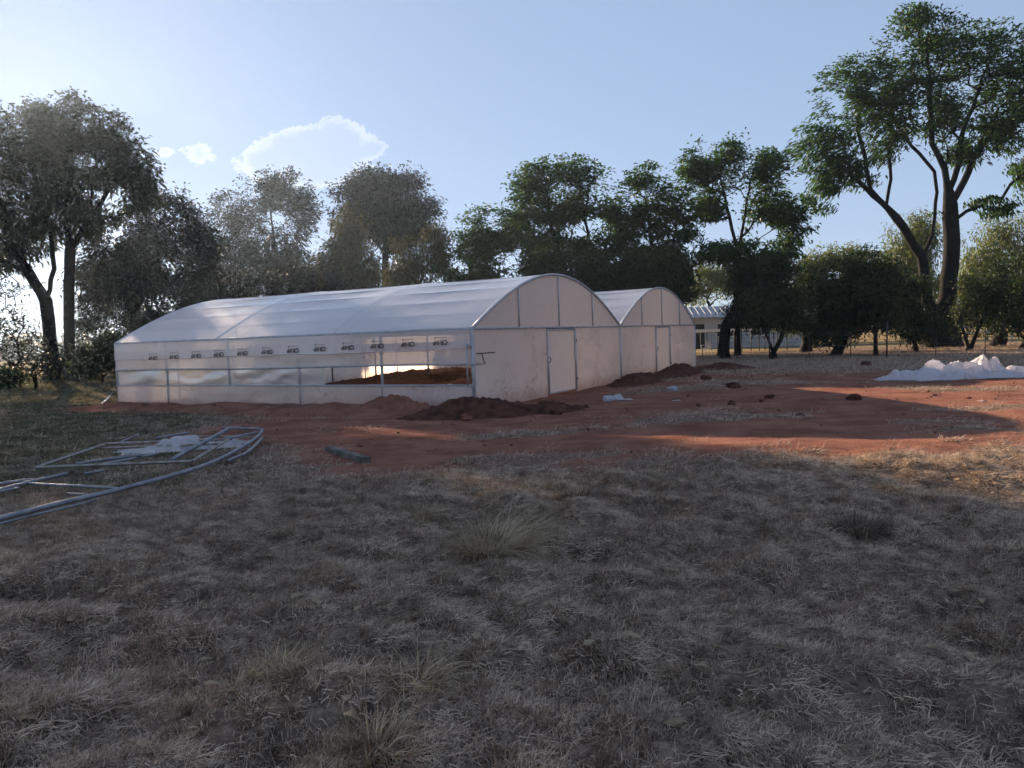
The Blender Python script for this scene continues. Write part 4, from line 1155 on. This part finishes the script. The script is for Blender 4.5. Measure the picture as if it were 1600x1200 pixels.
# dark hedge behind the arches
for i, (px, lob, lab) in enumerate((
        (850, [(850, 425, 40, 36), (835, 460, 40, 30)], 'dark bush left of the greenhouse ridge top'),
        (925, [(925, 430, 40, 32), (940, 460, 44, 30), (905, 455, 30, 30)], 'dark bush behind the valley of the greenhouse roof'),
        (985, [(985, 425, 36, 32), (1000, 455, 40, 32)], 'dark bush behind the small arch, left half'),
        (1048, [(1050, 430, 34, 34), (1045, 462, 34, 30)], 'dark bush behind the small arch, right half'))):
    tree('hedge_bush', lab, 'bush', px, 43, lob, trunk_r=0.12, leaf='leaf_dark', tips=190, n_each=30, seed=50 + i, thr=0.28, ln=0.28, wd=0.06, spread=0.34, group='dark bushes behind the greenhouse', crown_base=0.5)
# undergrowth at the left
for i, (px, D, lob, lab, lf_, te, ne) in enumerate((
        (160, 42, [(160, 555, 30, 28), (140, 575, 26, 16), (178, 540, 16, 30)], 'dark shrub at the back left corner of the greenhouse', 'leaf_dark', 160, 24),
        (128, 50, [(128, 560, 24, 22), (100, 570, 20, 18)], 'low shrub at the foot of the straight left trunk', 'leaf_grey', 120, 16),
        (20, 40, [(20, 480, 45, 80), (-10, 520, 50, 60), (50, 540, 30, 40)], 'tangled twiggy shrub at the left edge', 'leaf_grey', 330, 2),
        (55, 36, [(40, 575, 50, 24), (75, 560, 30, 30)], 'bare twiggy bush before the leaning left trunk', 'leaf_grey', 200, 2),
        (10, 37, [(5, 592, 24, 14)], 'low green weeds at the left edge', 'leaf_ash', 60, 16),
        (330, 50, [(330, 470, 40, 40), (370, 480, 40, 36), (300, 480, 30, 36)], 'undergrowth behind the left end of the greenhouse roof', 'leaf_grey', 200, 20),
        (480, 60, [(480, 440, 42, 38), (525, 452, 36, 32)], 'dark thicket behind the middle of the greenhouse roof', 'leaf_fir', 260, 22),
        (170, 62, [(170, 480, 44, 44), (215, 500, 40, 40), (140, 510, 30, 36)], 'dark thicket between the left trunks and the greenhouse', 'leaf_fir', 300, 22),
        (390, 62, [(390, 455, 44, 36), (345, 460, 40, 36), (430, 455, 34, 32)], 'dark thicket at the foot of the loose feathery tree', 'leaf_fir', 280, 22),
        (250, 50, [(250, 500, 36, 30), (220, 520, 30, 28)], 'scrubby bush behind the far gable of the greenhouse', 'leaf_grey', 160, 12))):
    tree('shrub', lab, 'shrub', px, D, lob, trunk_r=0.07, leaf=lf_, tips=te, n_each=ne, seed=70 + i, thr=0.30, ln=0.24, wd=0.05, spread=0.26, group='undergrowth at the left', crown_base=0.3, minz=0.15, bf=0.25, flare=0.0)

# far tree line on the horizon
rg = np.random.default_rng(5)
C = []
for i in range(2600):
    a_ = rg.uniform(-62, 62); d_ = rg.uniform(205, 250)
    hgt = (2.0 + 5.5 * float(vn2(np.array(a_ * 0.8), np.array(3.0), 8)))
    C.append((math.sin(R(a_)) * d_, math.cos(R(a_)) * d_, rg.uniform(0, 1) * hgt))
C = np.array(C)
V, F = leaves_mesh('far_wood', C, 14, 0.9, 1.3, 0.45, rg, 0.2)
tag(link('far_wood', mesh_np('far_wood', V, F, M['leaf_grey'])), 'far line of trees along the horizon', 'woodland', kind='stuff')

# ------------------------------------------------------------------ fence, building and yard beyond
f0, f1 = np.array([8.2, 42.6, 0]), np.array([32.0, 27.6, 0])
fence = thing('wire_fence', 'dark wire fence on thin steel posts in front of the right trees', 'fence', f0, 0)
fl = np.linalg.norm(f1 - f0); fdv = (f1 - f0) / fl
for px in (1141, 1264, 1374, 1402, 1573):
    pass
s_ = 0.4
k = 0
while s_ < fl:
    p = fdv * s_; tall = (k % 3 == 0)
    z0 = gz1(f0[0] + p[0], f0[1] + p[1])
    lean = random.uniform(-0.06, 0.06)
    tube('fence_post', [(p[0], p[1], z0 - 0.1), (p[0] + lean, p[1] + lean * 0.5, z0 + (1.75 if tall else 1.35))], 0.036 if tall else 0.018, M['post_dark'], fence, 6)
    s_ += 1.75 + random.uniform(-0.3, 0.3); k += 1
for z in (0.15, 0.4, 0.65, 0.9, 1.15, 1.35):
    tube('wire', [fdv * q_ + np.array([0, 0, z + 0.02 * math.sin(q_ * 1.3 + z * 9)]) for q_ in np.linspace(0, fl, 40)], 0.006, M['post_dark'], fence, 4)
sg_ = at_depth(1208, 516, 39.6)
sign = thing('warning_sign', 'small yellow sign hanging on the wire fence', 'sign', (sg_[0], sg_[1], sg_[2] - 0.08), math.atan2(fdv[1], fdv[0]))
MB().box((0, 0, 0.08), (0.26, 0.012, 0.17)).build('plate', M['yellow'], sign)
MB().box((0, -0.008, 0.105), (0.16, 0.004, 0.03)).box((0, -0.008, 0.055), (0.18, 0.004, 0.02)).build('faded_print', M['print_grey'], sign)
for dx in (-0.1, 0.1): tube('wire_tie', [(dx, 0, 0.16), (dx, 0.01, 0.24)], 0.006, M['post_dark'], sign, 4)

bl = foot(1072, 66)
house = thing('farm_building', 'low white farm building with a grey sheet roof behind the fence', 'building', bl, R(-4))
Wd, Dp, He = 10.5, 6.0, 2.65
MB().box((Wd / 2, Dp / 2, He / 2), (Wd, Dp, He)).build('wall', M['plaster'], house)
rf = MB().add([(-.4, -.5, He - .05), (Wd + .4, -.5, He - .05), (Wd + .4, Dp / 2, He + .95), (-.4, Dp / 2, He + .95), (-.4, Dp + .5, He - .05), (Wd + .4, Dp + .5, He - .05),
               (-.4, -.5, He + .03), (Wd + .4, -.5, He + .03), (Wd + .4, Dp / 2, He + 1.03), (-.4, Dp / 2, He + 1.03), (-.4, Dp + .5, He + .03), (Wd + .4, Dp + .5, He + .03)],
              [(0, 1, 2, 3), (3, 2, 5, 4), (6, 9, 8, 7), (9, 10, 11, 8), (0, 6, 7, 1), (4, 5, 11, 10), (0, 3, 9, 6), (3, 4, 10, 9), (1, 7, 8, 2), (2, 8, 11, 5)]).build('roof', M['roof_sheet'], house)
for i in range(22):
    x_ = -0.35 + i * (Wd + .7) / 21
    tube('roof_rib', [(x_, -.5, He + .045), (x_, Dp / 2, He + 1.045)], 0.02, M['roof_sheet'], rf, 4)
dr = MB().box((1.15, -0.02, 1.05), (0.85, 0.06, 2.1)).build('door', M['dark'], house)
MB().box((0.8, -0.07, 1.0), (0.05, 0.06, 0.1)).build('handle', M['pipe'], dr)
for x_ in (3.4, 6.3, 8.6):
    wn = MB().box((x_, -0.02, 1.55), (1.5, 0.06, 1.1)).build('window', M['dark'], house)
    fr = MB()
    for dx in (-.76, 0, .76): fr.box((x_ + dx, -0.06, 1.55), (0.06, 0.05, 1.18))
    for dz in (-.56, .56): fr.box((x_, -0.062, 1.55 + dz), (1.58, 0.05, 0.06))
    fr.build('frame', M['white_paint'], wn)

sh = foot(1083, 54)
shed = thing('low_shelter', 'long low open shelter with a dark flat roof before the white building', 'shelter', sh, R(-3))
MB().add([(0, 0, 1.42), (6.6, 0, 1.36), (6.6, 2.4, 1.55), (0, 2.4, 1.62), (0, 0, 1.48), (6.6, 0, 1.42), (6.6, 2.4, 1.61), (0, 2.4, 1.68)],
         [(3, 2, 1, 0), (4, 5, 6, 7), (0, 1, 5, 4), (1, 2, 6, 5), (2, 3, 7, 6), (3, 0, 4, 7)]).build('roof', M['post_dark'], shed)
MB().box((0.75, -0.03, 1.46), (1.5, 0.04, 0.07)).build('white_edge_board', M['white_paint'], shed)
for x_ in (0.08, 1.0, 2.2, 3.4, 4.6, 5.6, 6.5):
    for y_ in (0.08, 2.3):
        tube('shelter_post', [(x_, y_, -0.05), (x_, y_, 1.45)], 0.035, M['post_dark'], shed, 6)

ch = foot(1104, 50)
chair = thing('garden_chair', 'white plastic garden chair beside the low shelter', 'chair', ch, R(200))
seat = MB()
for i in range(5): seat.box((-0.2 + i * 0.1, 0, 0.43 + 0.004 * (i % 2)), (0.11, 0.46, 0.03))
seat.build('seat', M['white_paint'], chair)
bk = MB()
for i in range(5): bk.box((-0.2 + i * 0.1, 0.25 + 0.02 * (1 - abs(i - 2)), 0.66), (0.075, 0.03, 0.44))
bk.box((0, 0.27, 0.87), (0.5, 0.035, 0.06)); bk.build('backrest', M['white_paint'], chair)
for x_ in (-0.23, 0.23):
    for y_ in (-0.22, 0.22): tube('leg', [(x_ * 1.1, y_ * 1.15, 0), (x_, y_, 0.43)], 0.025, M['white_paint'], chair, 6)
    MB().box((x_ * 1.08, 0, 0.65), (0.05, 0.5, 0.03)).build('armrest', M['white_paint'], chair)
    tube('arm_post', [(x_ * 1.08, -0.22, 0.43), (x_ * 1.08, -0.22, 0.64)], 0.02, M['white_paint'], chair, 6)

r0, r1 = foot(1470, 64), foot(1660, 60)
rail = thing('rail_fence', 'white pole rail fence far behind the biggest trunk', 'fence', r0, 0)
rv = r1 - r0
for i in range(6):
    p = rv * (i / 5)
    tube('rail_post', [p + (0, 0, -.1), p + (0, 0, 1.25)], 0.06, M['white_paint'] if i % 2 else M['bark_pale'], rail, 6)
for z in (0.6, 1.1):
    for i in range(5):
        a_, b_ = rv * (i / 5), rv * ((i + 1) / 5)
        tube('rail', [a_ + (0, -.05, z + random.uniform(-.06, .06)), b_ + (0, -.05, z + random.uniform(-.06, .06))], 0.05, M['white_paint'], rail, 6)

ps = foot(1273, 56)
stump = thing('pale_post', 'short pale post standing in the yard between the fence trees', 'post', ps, 0)
MB().tube([(0, 0, -0.05), (0.02, 0, 0.5), (0, 0, 1.0), (0.02, 0, 1.35)], [0.16, 0.14, 0.15, 0.12], 8).build('shaft', M['bark_pale'], stump, True)
tube('top', [(0.02, 0, 1.35), (0.02, 0, 1.45)], 0.09, M['white_paint'], stump)
sp = foot(1178, 43)
MBs = MB().tube([(0, 0, -0.05), (0.0, 0, 0.12), (0.03, 0.02, 0.28)], [0.36, 0.30, 0.27], 11)
tag(MBs.build('tree_stump', M['bark'], loc=(sp[0] - 1.6, sp[1], 0)), 'low dark stump left of the olive-leaved fence tree', 'stump')


# ------------------------------------------------------------------ added haze volume imitating the veil of lens glare
hzm, t = new_mat('glare_haze')
pv = t.n('ShaderNodeVolumePrincipled', i_Density=0.00028, i_Anisotropy=0.70)
pv.inputs['Color'].default_value = (0.58, 0.76, 1.0, 1)
ho = t.n('ShaderNodeOutputMaterial'); t.put(ho.inputs['Volume'], pv.outputs[0])
hzm.cycles.homogeneous_volume = True
hb = MB().box((0, 125, 13.0), (1300, 290, 28.0)).build('haze', hzm)
tag(hb, 'thin added haze standing in for lens glare', 'haze', kind='stuff')


# ------------------------------------------------------------------ grass
def blade_strip(V, F, base, ang, L, wdt, lean, curl, rg_, segs=2):
    d = np.array([math.cos(ang), math.sin(ang), 0.0]); s = np.array([-d[1], d[0], 0]) * wdt
    s = s * math.cos(0.6) + np.array([0, 0, wdt * 0.5])
    o = len(V); p = np.array(base, float); el = lean
    for i in range(segs + 1):
        wv = s * (1 - 0.85 * i / segs)
        V.append(p - wv); V.append(p + wv)
        st = L / segs
        p = p + d * math.cos(el) * st + np.array([0, 0, math.sin(el) * st]); el -= curl
    for i in range(segs): F.append((o + 2 * i, o + 2 * i + 1, o + 2 * i + 3, o + 2 * i + 2))


def tuft_mesh(name, mat, n, rad, L0, L1, wdt, lean, curl, seed, segs=2):
    rg_ = np.random.default_rng(seed); V = []; F = []
    for i in range(n):
        a = rg_.uniform(0, 2 * math.pi); r_ = rad * math.sqrt(rg_.uniform())
        blade_strip(V, F, (r_ * math.cos(a), r_ * math.sin(a), -0.01), a + rg_.normal(0, 1.2), rg_.uniform(L0, L1), wdt * rg_.uniform(0.6, 1.3),
                    np.clip(rg_.normal(*lean), 0.0, 1.5), rg_.normal(*curl), rg_, segs)
    return mesh_np(name, V, F, mat)


src = bpy.data.collections.new('grass_sources')
variants = []
for i in range(4): variants.append(tuft_mesh('short_tuft_%d' % i, M['straw'], 50, 0.065, 0.02, 0.070, 0.0024, (0.5, 0.4), (1.0, 0.7), 200 + i, 3))
for i in range(2): variants.append(tuft_mesh('curled_tuft_%d' % i, M['straw'], 40, 0.05, 0.04, 0.12, 0.0022, (0.9, 0.35), (0.9, 0.5), 210 + i, 3))
for i in range(2): variants.append(tuft_mesh('matted_tuft_%d' % i, M['straw'], 34, 0.10, 0.03, 0.10, 0.0026, (0.12, 0.15), (0.25, 0.4), 220 + i, 2))
variants.append(tuft_mesh('long_straws', M['straw_gold'], 7, 0.15, 0.18, 0.42, 0.0024, (0.35, 0.3), (0.15, 0.2), 230, 4))
for i in range(2): variants.append(tuft_mesh('green_tuft_%d' % i, M['straw_green'], 50, 0.13, 0.05, 0.15, 0.004, (0.7, 0.35), (0.5, 0.4), 240 + i, 2))
for i in range(2): variants.append(tuft_mesh('far_tuft_%d' % i, M['straw'], 40, 0.20, 0.05, 0.14, 0.0055, (0.45, 0.35), (0.5, 0.4), 250 + i, 2))
lv = [(0, 0, 0.015), (0.025, -0.018, 0.022), (0.06, -0.012, 0.030), (0.085, 0, 0.020), (0.06, 0.014, 0.012), (0.025, 0.02, 0.028)]
variants.append(mesh_np('fallen_leaf', lv, [(0, 1, 2, 5), (5, 2, 3, 4)], M['straw_gold']))
for i, me in enumerate(variants):
    o = bpy.data.objects.new('tuft_%02d' % i, me); src.objects.link(o)

pts = []
rg = np.random.default_rng(77)


def scatter(n, y0, y1, sel):
    y = np.sqrt(rg.uniform(y0 * y0, y1 * y1, n)); x = rg.uniform(-0.74, 0.74, n) * y
    m = sel(x, y); return x[m], y[m]


PX, PY, PI, PS = [], [], [], []


def put(x, y, idx, s):
    PX.append(x); PY.append(y); PI.append(idx); PS.append(s)


x, y = scatter(60000, 2.5, 9.8, lambda x, y: rg.uniform(0, 1, len(x)) < grass_mask(x, y) ** 1.1 * (0.22 + 0.78 * sstep(0.38, 0.54, 0.5 * fbm(x * 1.4, y * 1.4, 131, 3) + 0.5 * fbm(x * 5.5, y * 5.5, 137, 2))))
kind_n = fbm(x * 0.6, y * 0.6, 121, 3)
u_ = rg.uniform(0, 1, len(x))
idx = np.where(u_ < 0.55, rg.integers(0, 4, len(x)), np.where(u_ < 0.55 + 0.3 * sstep(0.42, 0.6, kind_n), rg.integers(4, 6, len(x)), rg.integers(6, 8, len(x))))
idx = np.where(rg.uniform(0, 1, len(x)) < 0.016, 8, idx)
idx = np.where(rg.uniform(0, 1, len(x)) < 0.010, 13, idx)
put(x, y, idx, rg.uniform(0.6, 1.5, len(x)) * (0.75 + 0.5 * fbm(x * 0.8, y * 0.8, 151, 3)))
x, y = scatter(14000, 9.0, 24, lambda x, y: (rg.uniform(0, 1, len(x)) < grass_mask(x, y) ** 1.5) & ~((gh_uv(x, y)[0] > -0.3) & (gh_uv(x, y)[1] > -0.3)))
put(x, y, np.where(rg.uniform(0, 1, len(x)) < sstep(-2.5, -7.5, x + 0.25 * (y - 12)) * 0.75, rg.integers(9, 11, len(x)), rg.integers(11, 13, len(x))), rg.uniform(0.6, 1.2, len(x)))
x, y = scatter(9000, 24, 50, lambda x, y: (rg.uniform(0, 1, len(x)) < grass_mask(x, y)) & ~((gh_uv(x, y)[0] > -0.3) & (gh_uv(x, y)[0] < GW + .3) & (gh_uv(x, y)[1] > -0.3) & (gh_uv(x, y)[1] < GL + .3)))
put(x, y, np.where(x < -6, rg.integers(9, 11, len(x)), rg.integers(11, 13, len(x))), rg.uniform(1.0, 2.2, len(x)))
PX, PY, PI, PS = map(np.concatenate, (PX, PY, PI, PS))
PZ = ground_z(PX, PY)
def scatter_nodes(obj, source):
    ng = bpy.data.node_groups.new('scatter_nodes', 'GeometryNodeTree')
    ng.interface.new_socket('Geometry', in_out='INPUT', socket_type='NodeSocketGeometry')
    ng.interface.new_socket('Geometry', in_out='OUTPUT', socket_type='NodeSocketGeometry')
    N = ng.nodes; Lk = ng.links
    gi = N.new('NodeGroupInput'); gout = N.new('NodeGroupOutput')
    ci = N.new('GeometryNodeCollectionInfo'); ci.inputs['Collection'].default_value = source
    ci.inputs['Separate Children'].default_value = True; ci.inputs['Reset Children'].default_value = True
    mp = N.new('GeometryNodeMeshToPoints')
    ip = N.new('GeometryNodeInstanceOnPoints'); ip.inputs['Pick Instance'].default_value = True

    def nattr(nm, ty):
        a = N.new('GeometryNodeInputNamedAttribute'); a.data_type = ty; a.inputs['Name'].default_value = nm
        return a.outputs['Attribute']
    cx = N.new('ShaderNodeCombineXYZ'); Lk.new(nattr('rz', 'FLOAT'), cx.inputs[2])
    er = N.new('FunctionNodeEulerToRotation'); Lk.new(cx.outputs[0], er.inputs[0])
    Lk.new(gi.outputs[0], mp.inputs['Mesh']); Lk.new(mp.outputs[0], ip.inputs['Points']); Lk.new(ci.outputs[0], ip.inputs['Instance'])
    Lk.new(nattr('idx', 'INT'), ip.inputs['Instance Index']); Lk.new(er.outputs[0], ip.inputs['Rotation']); Lk.new(nattr('sc', 'FLOAT'), ip.inputs['Scale'])
    Lk.new(ip.outputs[0], gout.inputs[0])
    md = obj.modifiers.new('scatter', 'NODES'); md.node_group = ng


def points_object(name, x, y, z, idx, sc):
    me = bpy.data.meshes.new(name); me.vertices.add(len(x)); me.vertices.foreach_set('co', np.stack([x, y, z], 1).astype(np.float32).ravel())
    for nm, ty, val in (('idx', 'INT', idx.astype(np.int32)), ('sc', 'FLOAT', sc.astype(np.float32)), ('rz', 'FLOAT', rg.uniform(0, 6.283, len(x)).astype(np.float32))):
        a = me.attributes.new(nm, ty, 'POINT'); a.data.foreach_set('value', val)
    return link(name, me)


go = tag(points_object('dry_grass', PX, PY, PZ, PI, PS), 'short matted dry grass covering the foreground', 'grass', kind='stuff')
scatter_nodes(go, src)

# crumbs of soil and bits of straw over the bare ground
src2 = bpy.data.collections.new('crumb_sources')
for i in range(4):
    rg_ = np.random.default_rng(300 + i); vs = []; n1_, n2_ = 7, 4
    for j in range(n2_ + 1):
        for k in range(n1_):
            th = math.pi * j / n2_; ph = 2 * math.pi * k / n1_; r_ = 0.03 * rg_.uniform(0.6, 1.3)
            vs.append((r_ * math.sin(th) * math.cos(ph) * 1.3, r_ * math.sin(th) * math.sin(ph), r_ * math.cos(th) * 0.7 + 0.008))
    fs = [(j * n1_ + k, j * n1_ + (k + 1) % n1_, (j + 1) * n1_ + (k + 1) % n1_, (j + 1) * n1_ + k) for j in range(n2_) for k in range(n1_)]
    o = bpy.data.objects.new('crumb_%d' % i, mesh_np('crumb', vs, fs, M['soil_dark' if i < 1 else 'soil_red'])); src2.objects.link(o)
for i in range(2):
    o = bpy.data.objects.new('crumb_%d' % (4 + i), tuft_mesh('straw_bits', M['straw'], 9, 0.14, 0.05, 0.16, 0.004, (0.06, 0.05), (0.0, 0.05), 310 + i, 1)); src2.objects.link(o)
x, y = scatter(7000, 8.5, 34, lambda x, y: (grass_mask(x, y) < 0.6) & (rg.uniform(0, 1, len(x)) < 0.25 + 0.75 * sstep(0.45, 0.65, fbm(x * 0.5, y * 0.9, 141))) & ~((gh_uv(x, y)[0] > -0.1) & (gh_uv(x, y)[1] > -0.1)))
dm = np.min([np.hypot(x - c_[0], (y - c_[1])) for c_ in MOUNDS], axis=0)
keep = dm > 0.0
idx = np.where(rg.uniform(0, 1, len(x)) < 0.35, rg.integers(0, 4, len(x)), rg.integers(4, 6, len(x)))
sc = np.where(idx < 4, np.exp(rg.normal(-0.75, 0.5, len(x))) * (1 + 0.7 * np.exp(-dm / 0.8)), rg.uniform(0.6, 1.3, len(x)))
co_ = tag(points_object('soil_crumbs', x, y, ground_z(x, y), idx, sc), 'crumbs of soil and bits of straw strewn over the red ground', 'soil crumbs', kind='stuff')
scatter_nodes(co_, src2)


# taller tussocks that stand out one by one
def tussock(label, px, py, n, rad, L0, L1, lean_x, mat, seed, el=(0.9, 0.25), curl=(0.22, 0.12)):
    p = gnd(px, py); rg_ = np.random.default_rng(seed); V = []; F = []
    for i in range(n):
        a = rg_.uniform(0, 2 * math.pi); r_ = rad * math.sqrt(rg_.uniform())
        ang = a + rg_.normal(0, 0.5)
        dx, dy = math.cos(ang) + lean_x, math.sin(ang) * 0.8
        blade_strip(V, F, (r_ * math.cos(a), r_ * math.sin(a), -0.02), math.atan2(dy, dx), rg_.uniform(L0, L1), 0.0030 * rg_.uniform(0.6, 1.3), np.clip(rg_.normal(*el), 0.1, 1.5), max(0, rg_.normal(*curl)), rg_, 5)
    o = link('grass_tussock', mesh_np('grass_tussock', V, F, mat), loc=(p[0], p[1], gz1(p[0], p[1])))
    return tag(o, label, 'grass tussock', 'tussocks standing out of the short grass')


tussock('largest golden tussock of long dry grass, leaning right', 768, 872, 760, 0.20, 0.22, 0.66, 0.55, M['straw_gold'], 1, (0.75, 0.3))
tussock('small upright golden tuft left behind the largest tussock', 660, 812, 200, 0.06, 0.15, 0.36, 0.0, M['straw_gold'], 2, (1.25, 0.15))
tussock('dark tussock with a few straws right behind the largest one', 905, 785, 420, 0.18, 0.08, 0.30, 0.1, M['straw_dark'], 3)
tussock('dark rounded tussock alone at the right', 1343, 838, 620, 0.15, 0.12, 0.32, 0.1, M['straw_dark'], 4, (1.1, 0.25))
tussock('golden tussock with straws splayed towards the left, low in the foreground', 645, 1090, 420, 0.13, 0.10, 0.34, -0.5, M['straw_gold'], 5, (0.6, 0.3))
tussock('splayed heap of long straws right of the foreground golden tussock', 720, 1050, 80, 0.12, 0.20, 0.50, -0.7, M['straw_gold'], 6, (0.35, 0.25))
tussock('brown rounded tussock at lower left of the foreground', 440, 1062, 420, 0.13, 0.07, 0.20, 0.3, M['straw_gold'], 7, (0.8, 0.3))
tussock('golden tussock at the very bottom of the picture', 590, 1195, 400, 0.14, 0.08, 0.24, 0.0, M['straw_gold'], 8, (0.9, 0.3))
tussock('thin straws standing at the edge of the red soil', 1005, 752, 26, 0.30, 0.15, 0.42, 0.2, M['straw_gold'], 9, (1.2, 0.2))
tussock('thin pale straws standing behind the largest tussock', 790, 780, 26, 0.30, 0.15, 0.42, 0.2, M['straw_gold'], 10, (1.25, 0.2))

print('LEAVES', n_leaf, 'TUFTS', len(PX))
